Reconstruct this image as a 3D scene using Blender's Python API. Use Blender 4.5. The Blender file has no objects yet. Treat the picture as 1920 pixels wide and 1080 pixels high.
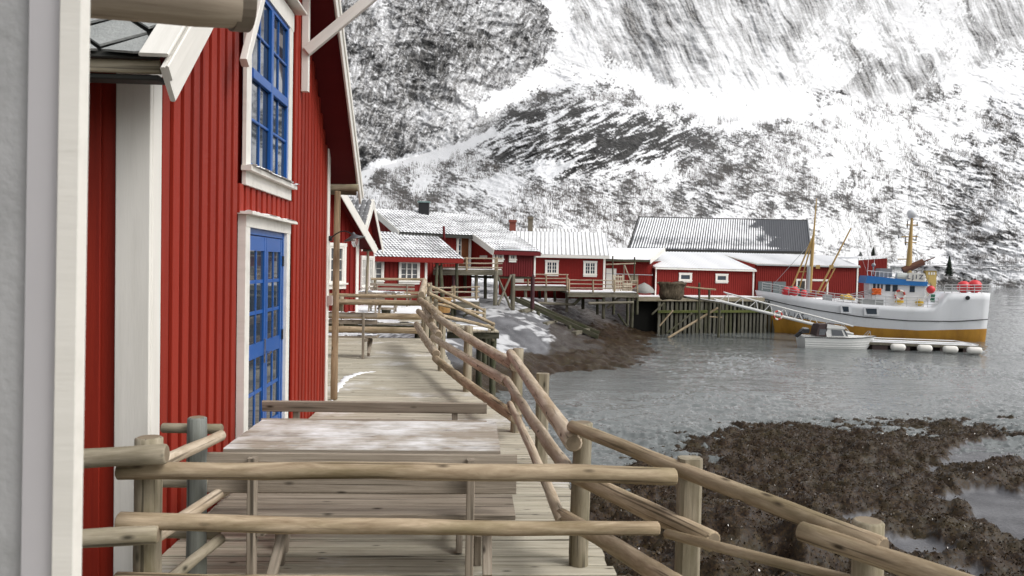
import bpy, math, random
import numpy as np
from mathutils import Matrix, Vector
random.seed(7); RNG = np.random.default_rng(7)
C = bpy.context.scene.collection
SC = bpy.context.scene
rad = math.radians

# ------------------------------------------------------------------ camera
# world: X right, Y along the boardwalk, Z up; boardwalk top is Z=0, sea level Z=-3, eye 2 m above the boards
F = 1420.0
PSI = math.atan(74.9 / F); THE = math.atan(40.4 / F); ROL = 0.021
fw = Vector((math.sin(PSI) * math.cos(THE), math.cos(PSI) * math.cos(THE), -math.sin(THE)))
r0 = Vector((math.cos(PSI), -math.sin(PSI), 0)); u0 = r0.cross(fw)
rt = r0 * math.cos(ROL) + u0 * math.sin(ROL); up = u0 * math.cos(ROL) - r0 * math.sin(ROL)
EYE = Vector((0, 0, 2.0))
cd = bpy.data.cameras.new('camera'); cam = bpy.data.objects.new('camera', cd); C.objects.link(cam)
m = Matrix.Identity(4)
for i in range(3):
    m[i][0] = rt[i]; m[i][1] = up[i]; m[i][2] = -fw[i]; m[i][3] = EYE[i]
cam.matrix_world = m
cd.sensor_width = 36; cd.lens = 36 * F / 1920; cd.clip_start = 0.05; cd.clip_end = 6000
cd.dof.use_dof = True; cd.dof.focus_distance = 16; cd.dof.aperture_fstop = 6.3
SC.camera = cam
# ------------------------------------------------------------------ sky and sun (bright overcast)
SUN_EL, SUN_AZ = 47, 117          # azimuth: degrees clockwise from +Y
w = bpy.data.worlds.new('World'); SC.world = w; w.use_nodes = True
nt = w.node_tree; nt.nodes.clear()
sky = nt.nodes.new('ShaderNodeTexSky'); sky.sky_type = 'NISHITA'; sky.sun_disc = False
sky.sun_elevation = rad(SUN_EL); sky.sun_rotation = rad(SUN_AZ); sky.dust_density = 4; sky.air_density = 1.2
hs = nt.nodes.new('ShaderNodeHueSaturation'); hs.inputs['Saturation'].default_value = 0.16
bg = nt.nodes.new('ShaderNodeBackground'); bg.inputs['Strength'].default_value = 0.15
wo = nt.nodes.new('ShaderNodeOutputWorld')
nt.links.new(sky.outputs[0], hs.inputs['Color']); nt.links.new(hs.outputs[0], bg.inputs[0]); nt.links.new(bg.outputs[0], wo.inputs[0])
sl = bpy.data.lights.new('sun', 'SUN'); sl.energy = 0.95; sl.angle = rad(18); sl.color = (1, .975, .94)
so = bpy.data.objects.new('sun', sl); C.objects.link(so)
sd = Vector((math.sin(rad(SUN_AZ)) * math.cos(rad(SUN_EL)), math.cos(rad(SUN_AZ)) * math.cos(rad(SUN_EL)), math.sin(rad(SUN_EL))))
so.rotation_euler = sd.to_track_quat('Z', 'Y').to_euler()
SC.view_settings.view_transform = 'Standard'; SC.view_settings.look = 'None'
SC.view_settings.exposure = 0.18; SC.view_settings.gamma = 1
SC.render.engine = 'CYCLES'; SC.cycles.use_denoising = True
SC.cycles.max_bounces = 6; SC.cycles.diffuse_bounces = 3; SC.cycles.glossy_bounces = 3; SC.cycles.caustics_reflective = False

# ------------------------------------------------------------------ helpers
def ray(px, py):
    d = rt * ((px - 960) / F) - up * ((py - 540) / F) + fw
    return d
def at(px, py, Y):
    d = ray(px, py); return EYE + d * (Y / d.y)
def on(px, py, Z):
    d = ray(px, py); return EYE + d * ((Z - 2.0) / d.z)
WM = {}
def link(o, parent=None, M=None):
    C.objects.link(o)
    M = M or Matrix.Identity(4)
    o.matrix_basis = M; WM[o.name] = M.copy()
    if parent is not None:
        o.parent = parent; o.matrix_parent_inverse = WM[parent.name].inverted()
    return o
def tag(o, label=None, cat=None, group=None, kind=None):
    if label: o['label'] = label
    if cat: o['category'] = cat
    if group: o['group'] = group
    if kind: o['kind'] = kind
    return o
def thing(name, loc, label, cat, group=None, rz=0):
    o = bpy.data.objects.new(name, None); o.empty_display_size = .2
    link(o, None, Matrix.Translation(Vector(loc)) @ Matrix.Rotation(rz, 4, 'Z'))
    return tag(o, label, cat, group)
def mesh(name, v, f, mat, parent=None, M=None, smooth=False):
    me = bpy.data.meshes.new(name); me.from_pydata([tuple(p) for p in v], [], f); me.update()
    if smooth: me.polygons.foreach_set('use_smooth', [True] * len(me.polygons))
    if mat: me.materials.append(mat)
    return link(bpy.data.objects.new(name, me), parent, M)
def npmesh(name, V, Q, mat, parent=None, smooth=True, attr=None):
    """fast mesh from numpy arrays: V (n,3), Q (m,4)"""
    me = bpy.data.meshes.new(name); n, q = len(V), len(Q); k = Q.shape[1]
    me.vertices.add(n); me.vertices.foreach_set('co', np.ascontiguousarray(V, np.float32).ravel())
    me.loops.add(q * k); me.loops.foreach_set('vertex_index', np.ascontiguousarray(Q, np.int32).ravel())
    me.polygons.add(q); me.polygons.foreach_set('loop_start', np.arange(0, q * k, k, dtype=np.int32))
    me.polygons.foreach_set('use_smooth', np.full(q, smooth))
    for a, val in (attr or {}).items():
        at_ = me.attributes.new(a, 'FLOAT', 'POINT'); at_.data.foreach_set('value', np.ascontiguousarray(val, np.float32).ravel())
    me.update(); me.validate()
    if mat: me.materials.append(mat)
    return link(bpy.data.objects.new(name, me), parent)
def gridfaces(nr, nc):
    i = np.arange(nr * nc).reshape(nr, nc)
    return np.stack([i[:-1, :-1], i[:-1, 1:], i[1:, 1:], i[1:, :-1]], -1).reshape(-1, 4)
def frame(p0, p1, upv=(0, 0, 1)):
    p0, p1 = Vector(p0), Vector(p1); x = (p1 - p0).normalized(); z = Vector(upv)
    if abs(x.dot(z)) > .98: z = Vector((0, 1, 0)) if abs(x.z) > .9 else Vector((0, 0, 1))
    y = z.cross(x).normalized(); z = x.cross(y)
    M = Matrix.Identity(4)
    for i in range(3): M[i][0] = x[i]; M[i][1] = y[i]; M[i][2] = z[i]; M[i][3] = p0[i]
    return M, (p1 - p0).length
BOXF = [(0, 3, 2, 1), (4, 5, 6, 7), (0, 1, 5, 4), (1, 2, 6, 5), (2, 3, 7, 6), (3, 0, 4, 7)]
class MB:
    def __init__(s): s.v = []; s.f = []
    def add(s, v, f):
        b = len(s.v); s.v += [tuple(p) for p in v]; s.f += [tuple(i + b for i in q) for q in f]; return s
    def box(s, a, b):
        (x0, y0, z0), (x1, y1, z1) = a, b
        return s.add([(x0, y0, z0), (x1, y0, z0), (x1, y1, z0), (x0, y1, z0), (x0, y0, z1), (x1, y0, z1), (x1, y1, z1), (x0, y1, z1)], BOXF)
    def beam(s, p0, p1, w, t, upv=(0, 0, 1)):
        M, L = frame(p0, p1, upv)
        return s.add([M @ Vector(p) for p in [(0, -w/2, -t/2), (L, -w/2, -t/2), (L, w/2, -t/2), (0, w/2, -t/2), (0, -w/2, t/2), (L, -w/2, t/2), (L, w/2, t/2), (0, w/2, t/2)]], BOXF)
    def tube(s, p0, p1, ra, rb=None, n=8):
        rb = ra if rb is None else rb; M, L = frame(p0, p1)
        v = []
        for x, r in ((0, ra), (L, rb)):
            v += [M @ Vector((x, r * math.cos(2*math.pi*k/n), r * math.sin(2*math.pi*k/n))) for k in range(n)]
        return s.add(v, [(k, (k+1) % n, n + (k+1) % n, n + k) for k in range(n)] + [tuple(range(n-1, -1, -1)), tuple(range(n, 2*n))])
    def path(s, pts, r, n=6):
        for a, b in zip(pts[:-1], pts[1:]): s.tube(a, b, r, r, n)
        return s
    def prism(s, poly, d):
        """poly: coplanar points, d: extrusion vector"""
        n = len(poly); d = Vector(d); P = [Vector(p) for p in poly]
        return s.add(P + [p + d for p in P], [tuple(range(n-1, -1, -1)), tuple(range(n, 2*n))] + [(k, (k+1) % n, n + (k+1) % n, n + k) for k in range(n)])
    def ball(s, c, r, n=10, sq=(1, 1, 1)):
        v = []; f = []; k = n // 2
        for i in range(k + 1):
            th = math.pi * i / k
            for j in range(n):
                ph = 2*math.pi*j/n
                v.append((c[0] + r*sq[0]*math.sin(th)*math.cos(ph), c[1] + r*sq[1]*math.sin(th)*math.sin(ph), c[2] + r*sq[2]*math.cos(th)))
        for i in range(k):
            for j in range(n): f.append((i*n+j, (i+1)*n+j, (i+1)*n+(j+1) % n, i*n+(j+1) % n))
        return s.add(v, f)
    def build(s, name, mat, parent=None, smooth=False, M=None): return mesh(name, s.v, s.f, mat, parent, M, smooth)
def plank(name, p0, p1, wd, th, mat, parent=None, upv=(0, 0, 1), bev=.006):
    """sawn board with chamfered edges, local X along its length"""
    M, L = frame(p0, p1, upv); b = min(bev, wd*.3, th*.3)
    cs = [(-wd/2+b, -th/2), (wd/2-b, -th/2), (wd/2, -th/2+b), (wd/2, th/2-b), (wd/2-b, th/2), (-wd/2+b, th/2), (-wd/2, th/2-b), (-wd/2, -th/2+b)]
    v = [(0, y, z) for y, z in cs] + [(L, y, z) for y, z in cs]
    f = [(k, (k+1) % 8, 8 + (k+1) % 8, 8+k) for k in range(8)] + [tuple(range(7, -1, -1)), tuple(range(8, 16))]
    return mesh(name, v, f, mat, parent, M)
def log(name, p0, p1, ra, rb, mat, parent=None, bend=.012, seg=14, capm=None):
    """peeled round pole with small bumps and a slight bow; local X along its length"""
    M, L = frame(p0, p1); n = max(4, min(40, int(L / .11))); v = []; f = []
    a = random.uniform(0, 6.28); knots = [(random.uniform(.05, .95), random.uniform(0, 6.28), random.uniform(.04, .10)) for _ in range(int(L*3)+1)]
    ph = [random.uniform(0, 6.28) for _ in range(4)]
    rows = [(0, .80)] + [(max(.008, L*i/n) if i < n else L-.008, 1) for i in range(n+1)] + [(L, .80)]
    for x, sc in rows:
        t = x / L; r = (ra + (rb-ra)*t) * sc * (1 + .022*math.sin(9*t*L+ph[0]) + .018*math.sin(17*t*L+ph[1]))
        o = bend * L * math.sin(math.pi*t)*.5 + .003*math.sin(6*t*L+ph[2])
        for k in range(seg):
            th = 2*math.pi*k/seg; rr = r*(1+.02*math.sin(3*th+ph[3]+2*t))
            for kx, ka, kh in knots:
                dx = (t-kx)*L/.05; da = ((th-ka+math.pi) % (2*math.pi)-math.pi)/.45
                e = dx*dx+da*da
                if e < 4: rr *= 1+kh*math.exp(-e)
            v.append((x, rr*math.cos(th)+o*math.cos(a), rr*math.sin(th)+o*math.sin(a)))
    R = len(rows)
    for i in range(R-1):
        for k in range(seg): f.append((i*seg+k, i*seg+(k+1) % seg, (i+1)*seg+(k+1) % seg, (i+1)*seg+k))
    f += [tuple(range(seg-1, -1, -1)), tuple(range((R-1)*seg, R*seg))]
    o = mesh(name, v, f, mat, parent, M, True)
    me = o.data
    for p in me.polygons[-2:]: p.use_smooth = False
    if capm:
        me.materials.append(capm)
        for p in me.polygons[-2:]: p.material_index = 1
    return o
def text(name, s, size, M, mat, parent=None, depth=.008, sp=1.0):
    cu = bpy.data.curves.new(name, 'FONT'); cu.body = s; cu.size = size; cu.extrude = depth; cu.space_character = sp; cu.align_x = 'CENTER'; cu.align_y = 'CENTER'; cu.resolution_u = 3
    tmp = bpy.data.objects.new('tmp', cu); C.objects.link(tmp)
    me = bpy.data.meshes.new_from_object(tmp.evaluated_get(bpy.context.evaluated_depsgraph_get()))
    bpy.data.objects.remove(tmp); me.materials.clear(); me.materials.append(mat)
    return link(bpy.data.objects.new(name, me), parent, M)
def copy_tree(o, parent, M, label=None):
    """copy a thing with its parts and sub-parts"""
    c = o.copy(); C.objects.link(c); c.parent = parent
    if parent is None: c.matrix_basis = M
    if label: c['label'] = label
    for ch in o.children: copy_tree(ch, c, None)
    return c
# ---- numpy gradient noise
_pm = RNG.permutation(256); PERM = np.concatenate([_pm, _pm]).astype(np.int32)
GA = RNG.uniform(0, 2*np.pi, 256); GX = np.cos(GA).astype(np.float32); GY = np.sin(GA).astype(np.float32)
def pn(x, y, s=0):
    x = np.asarray(x, np.float32) + s*17.31; y = np.asarray(y, np.float32) + s*9.73
    xi = np.floor(x).astype(np.int32); yi = np.floor(y).astype(np.int32); fx = x-xi; fy = y-yi
    ux = fx*fx*fx*(fx*(fx*6-15)+10); uy = fy*fy*fy*(fy*(fy*6-15)+10)
    a = PERM[xi & 255]; b = PERM[(xi+1) & 255]; y0 = yi & 255; y1 = (yi+1) & 255
    def g(h, dx, dy): return GX[h]*dx + GY[h]*dy
    n00 = g(PERM[a+y0], fx, fy); n10 = g(PERM[b+y0], fx-1, fy); n01 = g(PERM[a+y1], fx, fy-1); n11 = g(PERM[b+y1], fx-1, fy-1)
    return ((n00*(1-ux)+n10*ux)*(1-uy) + (n01*(1-ux)+n11*ux)*uy) * 1.5
def fbm(x, y, o=4, s=0, lac=2.03, gain=.5):
    r = 0; a = 1
    for i in range(o): r = r + a*pn(x, y, s+i); x = x*lac; y = y*lac; a *= gain
    return r
def ridged(x, y, o=4, s=0, gain=.5):
    r = 0; a = 1
    for i in range(o): r = r + a*(1-2*np.abs(pn(x, y, s+i))); x = x*2.07; y = y*2.07; a *= gain
    return r

# ------------------------------------------------------------------ materials
def nodes(name):
    mt = bpy.data.materials.new(name); mt.use_nodes = True; t = mt.node_tree; t.nodes.clear()
    o = t.nodes.new('ShaderNodeOutputMaterial'); p = t.nodes.new('ShaderNodeBsdfPrincipled'); t.links.new(p.outputs[0], o.inputs[0])
    return mt, t, p
def N(t, ty, **kw):
    n = t.nodes.new(ty)
    for k, v in kw.items():
        if k.startswith('i_'):
            key = k[2:]; key = int(key) if key.isdigit() else key
            n.inputs[key].default_value = v
        else: setattr(n, k, v)
    return n
def coords(t, scale=(1, 1, 1), rnd=True):
    tc = N(t, 'ShaderNodeTexCoord'); mp = N(t, 'ShaderNodeMapping'); mp.inputs['Scale'].default_value = scale
    t.links.new(tc.outputs['Object'], mp.inputs[0])
    if rnd:
        oi = N(t, 'ShaderNodeObjectInfo'); mu = N(t, 'ShaderNodeMath', operation='MULTIPLY'); mu.inputs[1].default_value = 61.7
        t.links.new(oi.outputs['Random'], mu.inputs[0]); t.links.new(mu.outputs[0], mp.inputs['Location'])
    return mp
def noise(t, vec, scale, detail=4, rough=.55, dist=0):
    n = N(t, 'ShaderNodeTexNoise'); n.inputs['Scale'].default_value = scale; n.inputs['Detail'].default_value = detail
    n.inputs['Roughness'].default_value = rough; n.inputs['Distortion'].default_value = dist
    t.links.new(vec.outputs[0], n.inputs['Vector']); return n
def ramp(t, fac, stops):
    r = N(t, 'ShaderNodeValToRGB'); e = r.color_ramp.elements
    while len(e) < len(stops): e.new(.5)
    for i, (p, c) in enumerate(stops): e[i].position = p; e[i].color = (*c, 1) if len(c) == 3 else c
    t.links.new(fac, r.inputs[0]); return r
def mixc(t, fac, a, b, bt='MIX'):
    n = N(t, 'ShaderNodeMix', data_type='RGBA', blend_type=bt)
    for s, v in ((0, fac), (6, a), (7, b)):
        if isinstance(v, bpy.types.NodeSocket): t.links.new(v, n.inputs[s])
        else: n.inputs[s].default_value = v if s == 0 else (*v, 1)
    return n.outputs[2]
def bump(t, p, h, st=.3, dist=.01):
    b = N(t, 'ShaderNodeBump'); b.inputs['Strength'].default_value = st; b.inputs['Distance'].default_value = dist
    t.links.new(h, b.inputs['Height']); t.links.new(b.outputs[0], p.inputs['Normal']); return b
def paint(name, col, rough=.55, var=.12, scale=3, st=.25, stretch=(1, 1, 1), dirt=None, dirtamt=.5, spec=.4, metal=0, rv=.1):
    """painted or plain surface: tone noise, per-object tone, optional grime, fine relief"""
    mt, t, p = nodes(name); v = coords(t, stretch); n = noise(t, v, scale, 5)
    c = mixc(t, n.outputs[0], tuple(x*(1-var) for x in col), tuple(min(1, x*(1+var)) for x in col))
    if dirt:
        n2 = noise(t, v, scale*.45, 6, .65); r = ramp(t, n2.outputs[0], [(.5, (0, 0, 0)), (.72, (dirtamt,)*3)]); c = mixc(t, r.outputs[0], c, dirt)
    oi = N(t, 'ShaderNodeObjectInfo'); mr = N(t, 'ShaderNodeMapRange'); mr.inputs[3].default_value = 1-rv; mr.inputs[4].default_value = 1+rv
    t.links.new(oi.outputs['Random'], mr.inputs[0]); hv = N(t, 'ShaderNodeHueSaturation'); t.links.new(mr.outputs[0], hv.inputs['Value']); t.links.new(c, hv.inputs['Color'])
    t.links.new(hv.outputs[0], p.inputs['Base Color']); p.inputs['Roughness'].default_value = rough; p.inputs['Specular IOR Level'].default_value = spec; p.inputs['Metallic'].default_value = metal
    n3 = noise(t, v, scale*9, 3); bump(t, p, n3.outputs[0], st, .004)
    return mt
def timber(name, c1, c2, stain=None, stamt=.6, rv=.14, gx=1.4, gy=22, rough=.8, st=.5, knots=True, frost=None):
    """weathered timber: grain and drying cracks along local X, stains, knots, per-piece tone, optional frost lying on it"""
    mt, t, p = nodes(name); v = coords(t, (gx, gy*2, gy*2)); n = noise(t, v, 1, 7, .68, .5)
    r = ramp(t, n.outputs[0], [(.30, c1), (.5, tuple((a+b)/2 for a, b in zip(c1, c2))), (.68, c2)]); c = r.outputs[0]
    v2 = coords(t, (1.1, 5, 5))
    if stain:
        n2 = noise(t, v2, 1.2, 6, .65); r2 = ramp(t, n2.outputs[0], [(.46, (0, 0, 0)), (.68, (stamt,)*3)]); c = mixc(t, r2.outputs[0], c, stain)
    v4 = coords(t, (.9, 42, 42)); n4 = noise(t, v4, 1, 2, .5); r4 = ramp(t, n4.outputs[0], [(.33, (.8,)*3), (.40, (0, 0, 0))]); c = mixc(t, r4.outputs[0], c, tuple(x*.30 for x in c1))
    if knots:
        v3 = coords(t, (3.6, 10, 10)); vo = N(t, 'ShaderNodeTexVoronoi'); vo.inputs['Scale'].default_value = 1.0; t.links.new(v3.outputs[0], vo.inputs['Vector'])
        r3 = ramp(t, vo.outputs['Distance'], [(.05, (1, 1, 1)), (.09, (.6,)*3), (.16, (0, 0, 0))]); c = mixc(t, r3.outputs[0], c, tuple(x*.28 for x in c1))
    oi = N(t, 'ShaderNodeObjectInfo'); mr = N(t, 'ShaderNodeMapRange'); mr.inputs[3].default_value = 1-rv; mr.inputs[4].default_value = 1+rv
    t.links.new(oi.outputs['Random'], mr.inputs[0]); hv = N(t, 'ShaderNodeHueSaturation'); t.links.new(mr.outputs[0], hv.inputs['Value']); t.links.new(c, hv.inputs['Color']); c = hv.outputs[0]
    if frost:
        fs, lo, hi = frost; ge = N(t, 'ShaderNodeNewGeometry'); vv = N(t, 'ShaderNodeMapping'); t.links.new(ge.outputs['Position'], vv.inputs[0])
        f1 = noise(t, vv, fs, 4, .6); v5 = N(t, 'ShaderNodeMapping'); v5.inputs['Scale'].default_value = (6, 40, 1); t.links.new(ge.outputs['Position'], v5.inputs[0]); f2 = noise(t, v5, 1, 5, .7)
        ma = N(t, 'ShaderNodeMath', operation='MULTIPLY_ADD'); ma.inputs[1].default_value = .45; t.links.new(f2.outputs[0], ma.inputs[0]); t.links.new(f1.outputs[0], ma.inputs[2])
        rf = ramp(t, ma.outputs[0], [(lo, (0, 0, 0)), (hi, (1, 1, 1))]); sx = N(t, 'ShaderNodeSeparateXYZ'); t.links.new(ge.outputs['Normal'], sx.inputs[0])
        mz = N(t, 'ShaderNodeMath', operation='MULTIPLY'); mz.use_clamp = True; t.links.new(rf.outputs[0], mz.inputs[0]); t.links.new(sx.outputs['Z'], mz.inputs[1]); c = mixc(t, mz.outputs[0], c, (.86, .865, .875))
    t.links.new(c, p.inputs['Base Color']); p.inputs['Roughness'].default_value = rough; p.inputs['Specular IOR Level'].default_value = .25
    bump(t, p, n.outputs[0], st, .008); return mt
def glassmat(name, base=(.035, .05, .07), rough=.03, curtain=0):
    mt, t, p = nodes(name); p.inputs['Base Color'].default_value = (*base, 1); p.inputs['Roughness'].default_value = rough; p.inputs['IOR'].default_value = 1.9
    p.inputs['Specular IOR Level'].default_value = .6
    v = coords(t, (1, 1, 1)); n = noise(t, v, 1.3, 1); bump(t, p, n.outputs[0], .06, .02); return mt

RED = paint('red_paint', (.30, .026, .0125), .6, .16, 2.5, .4, (.35, 9, 9), dirt=(.17, .012, .008), dirtamt=.6, spec=.25, rv=.16)
REDF = paint('red_paint_far', (.19, .0135, .010), .65, .15, 1.2, .25, (.5, 2, 2), dirt=(.20, .014, .012), dirtamt=.4, spec=.2, rv=.05)
MAROON = paint('maroon_paint', (.12, .010, .012), .6, .12, 2, .3, (.4, 4, 4), spec=.2)
WHITE = paint('white_paint', (.80, .775, .72), .5, .05, 2, .2, (.5, 6, 6), dirt=(.52, .50, .44), dirtamt=.45, spec=.35, rv=.03)
BLUE = paint('blue_paint', (.012, .098, .37), .35, .12, 4, .15, spec=.5, rv=.05)
GREYP = paint('grey_paint', (.40, .40, .405), .7, .22, 7, .5, dirt=(.24, .25, .235), dirtamt=.85)
DECK = timber('deck_boards', (.32, .285, .215), (.62, .58, .475), (.29, .25, .185), .45, .13, 1.2, 24, frost=(.8, .80, 1.05))
BENCH = timber('bench_boards', (.19, .155, .115), (.40, .345, .28), (.17, .135, .10), .5, .10, 1.2, 24, frost=(1.1, .90, 1.05))
TTOP = timber('table_boards', (.24, .20, .155), (.47, .415, .345), (.20, .165, .125), .5, .10, 1.2, 24, frost=(1.9, .62, .92))
LOG = timber('peeled_logs', (.25, .18, .11), (.58, .465, .325), (.185, .15, .07), .75, .10, 3.2, 11)
LOGP = timber('pale_logs', (.33, .255, .175), (.66, .565, .445), (.29, .205, .12), .6, .08, 3.4, 11)
LOGEND = paint('log_ends', (.24, .19, .13), .85, .35, 24, .4)
POST = timber('grey_posts', (.23, .195, .135), (.45, .395, .30), (.16, .14, .075), .75, .12, 2.4, 13)
GPOST = timber('blue_grey_post', (.17, .18, .165), (.27, .28, .255), (.12, .13, .09), .5, .05, 1.2, 18, knots=False)
PILE = timber('tarred_piles', (.045, .042, .028), (.13, .12, .085), (.035, .05, .012), .8, .25, 1, 14, knots=False)
FARW = timber('far_timber', (.14, .125, .09), (.28, .255, .20), (.09, .085, .05), .6, .15, 1, 10, knots=False)
PALE = timber('pale_sawn', (.44, .38, .28), (.62, .55, .43), None, .5, .1, 1, 12, knots=False)
SNOW = paint('snow', (.88, .885, .90), .55, .03, 6, .5, spec=.2, rv=0)
PANE = glassmat('window_glass')
PANEL = glassmat('window_glass_pale', (.075, .08, .09), .06)
BLACK = paint('black_metal', (.02, .02, .022), .45, .2, 6, .2)
STEEL = paint('galvanised_steel', (.40, .41, .42), .4, .15, 8, .2, metal=.6)
TAR = paint('dark_edge', (.03, .03, .026), .7, .3, 5, .3)
# ------------------------------------------------------------------ mountain (polar sheet of rock and snow, several hundred metres away)
RT, UP, FW = (np.array(v[:], np.float64) for v in (rt, up, fw))
def AE(px, py):
    d = ray(px, py); return d.x/d.y*F + 886, 498 - d.z/d.y*F
def sstep(a, b, x):
    t = np.clip((x-a)/(b-a), 0, 1); return t*t*(3-2*t)
def proj(P):
    """world points (n,3) -> photo pixel"""
    q = P - np.array(EYE[:]); z = q @ FW
    return 960 + F*(q @ RT)/z, 540 - F*(q @ UP)/z
def axis(lo, d0, d1, hi, fine, coarse):
    a = np.arange(d0, d1, fine); l = d0 - np.cumsum(np.geomspace(fine, coarse, 30)); l = np.concatenate([[lo], np.arange(l[-1]-coarse, lo, -coarse)[::-1], l[::-1]]) if l[-1] > lo else l[::-1]
    r = a[-1] + np.cumsum(np.geomspace(fine, coarse, 30)); r = np.concatenate([r, np.arange(r[-1]+coarse, hi, coarse)]) if r[-1] < hi else r
    return np.concatenate([l, a, r])
def seglist(pts):
    return [AE(*p[:2]) + (p[2],) for p in pts]
def band(A, E, pts):
    """1 on a polyline of given half widths, falling to 0"""
    o = np.zeros_like(A); S = seglist(pts)
    for (x0, y0, w0), (x1, y1, w1) in zip(S[:-1], S[1:]):
        dx, dy = x1-x0, y1-y0; t = np.clip(((A-x0)*dx+(E-y0)*dy)/(dx*dx+dy*dy), 0, 1)
        d = np.hypot(A-x0-t*dx, E-y0-t*dy)/(w0+(w1-w0)*t); o = np.maximum(o, 1-sstep(.15, 2.1, d))
    return o
def blob(A, E, px, py, rx, ry, rot=0):
    cx, cy = AE(px, py); c, s = math.cos(rot), math.sin(rot); x = (A-cx)*c+(E-cy)*s; y = -(A-cx)*s+(E-cy)*c
    return np.exp(-((x/rx)**2+(y/ry)**2))
MTN = {}; LEDS = -1.0
def saw(x, k=.8):
    f = x-np.floor(x); return np.where(f < k, f/k, (1-f)/(1-k))

def build_mountain():
    a1 = axis(-700, 620, 1945, 3000, 1.40, 22); e1 = axis(-480, -25, 545, 556, 1.40, 18)[::-1]
    A, E = np.meshgrid(a1, e1); A = A.astype(np.float32); E = E.astype(np.float32)
    foot = [(-600, 380, 190), (300, 360, 205), (640, 335, 230), (700, 314, 235), (830, 294, 250), (900, 252, 270), (980, 185, 290), (1060, 105, 330), (1120, 128, 335), (1200, 165, 340), (1290, 188, 345),
            (1450, 184, 380), (1550, 155, 430), (1620, 193, 460), (1700, 195, 480), (1760, 165, 520), (1850, 115, 600), (1920, 95, 650), (2300, 90, 700), (3000, 150, 700)]
    fa = [AE(p[0], p[1]) for p in foot]; fx = [p[0] for p in fa]; fe = np.interp(a1, fx, [p[1] for p in fa]); fY = np.interp(a1, fx, [p[2] for p in foot])
    wob = 9*fbm(a1/60, a1*0+3.1, 3) + 5*pn(a1/14, a1*0, 5); fm = fe + wob       # ragged line where the cliffs begin
    ker = lambda y, sg: np.array([np.average(y, weights=np.exp(-((a1-c)/sg)**2)*np.gradient(a1)) for c in a1])
    fe = ker(fe, 130.0); fY = ker(fY, 130.0)
    base = [(-900, 40, -2.6), (300, 45, -2.6), (640, 60, -2), (1000, 78, -1), (1200, 98, 0), (1400, 112, 0), (1560, 150, -.5), (1650, 230, -2), (1720, 345, -3.2), (1800, 370, -3.4), (1920, 355, -3.4), (2400, 330, -3.5), (3000, 300, -3.5)]
    bx = [b[0] for b in base]; bY = np.interp(a1, bx, [b[1] for b in base]); bh = np.interp(a1, bx, [b[2] for b in base])
    be = 498 - (bh-2)/bY*F
    K = lambda q: (498-q)/F           # pixel-like elevation -> tangent
    t = (E-be)/(fe-be)[None]; iv = 1/bY[None] + (1/fY-1/bY)[None]*np.clip(t, -.2, 1)
    Yt = 1/iv; s = 2.0
    Yc = fY[None]*(s-K(fe)[None])/(s-np.minimum(K(E), 1.6))
    up_ = sstep(-9, 9, fm[None]-E)           # 1 above the foot of the cliffs
    k_ = sstep(-60, 60, fe[None]-E); Y0 = np.where(E < fe[None], Yc, Yt)
    knoll = np.exp(-(((A-AE(1090, 262)[0])/215)**2 + ((E-AE(1090, 262)[1])/66)**2)**1.3)
    Y0 = Y0*(1-.09*knoll)
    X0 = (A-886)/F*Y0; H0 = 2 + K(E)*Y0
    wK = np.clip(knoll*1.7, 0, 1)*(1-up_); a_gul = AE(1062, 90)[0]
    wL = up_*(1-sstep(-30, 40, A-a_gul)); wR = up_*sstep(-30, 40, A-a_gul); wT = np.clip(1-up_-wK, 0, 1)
    sc = np.maximum(Y0, 90)/300.0; Xs = (A-886)/F*300; Ws = (498-E)/F*300
    def rot(deg):
        c, s_ = math.cos(rad(deg)), math.sin(rad(deg)); return Xs*c+Ws*s_, -Xs*s_+Ws*c   # along, across
    wx = 1.1*fbm(Xs/13, Ws/13, 3, 40); wy = 1.1*fbm(Xs/13, Ws/13, 3, 60)
    big = 8*fbm(Xs/46, Ws/46, 3, 11)
    al, ac = rot(66); al = al+wx*1.5; ac = ac+wy*1.5
    stl = ridged(ac/3.4, al/30, 3, 77)
    mA = np.clip(.55+1.2*fbm(Xs/16, Ws/12, 2, 130), 0, 1.3); mB = np.clip(.5+1.3*fbm(Xs/9, Ws/7, 2, 140), 0, 1.3)
    dL = 1.8*mA*saw(Ws/6.5+.55*wx+.3*Xs/9) + 1.0*mB*saw(Ws/2.6-.12*Xs+.5*wy) + 1.4*mB*saw(ac/7+.4*wx, .7) + 1.8*ridged(ac/12, al/26, 3, 1) + 2.2*ridged(Xs/11+wx*.3, Ws/7+wy*.3, 3, 5) + .8*ridged(ac/2.6, al/7, 2, 9) + .8*fbm(Xs/3.2, Ws/2.6, 3, 15)
    al, ac = rot(27); al = al+wx; ac = ac+wy*.8
    dK = 2.6*mA*saw(ac/6.5+.22*wx) + 1.5*mB*saw(ac/2.5+.2*wy) + .6*saw(ac/1.1+.3*wx) + 1.4*ridged(ac/7.5, al/30, 2, 21) + 1.5*ridged(ac/3.2, al/12, 3, 25) + .7*ridged(ac/1.4, al/4.6, 2, 29) + .5*fbm(Xs/2, Ws/1.6, 3, 33)
    al, ac = rot(-62); al = al+wx; ac = ac+wy*.7
    stR = ridged(ac/3.2, al/36, 3, 45)
    dR = .9*mB*saw(Ws/5+.3*Xs/9+.5*wx) + 1.4*ridged(ac/9, al/60, 3, 41) + .7*stR + .8*ridged(Xs/8+wx*.3, Ws/5+wy*.3, 3, 52) + .4*fbm(Xs/2.2, Ws/2, 3, 49)
    al, ac = rot(-14); al = al+wx; ac = ac+wy*.6
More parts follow.
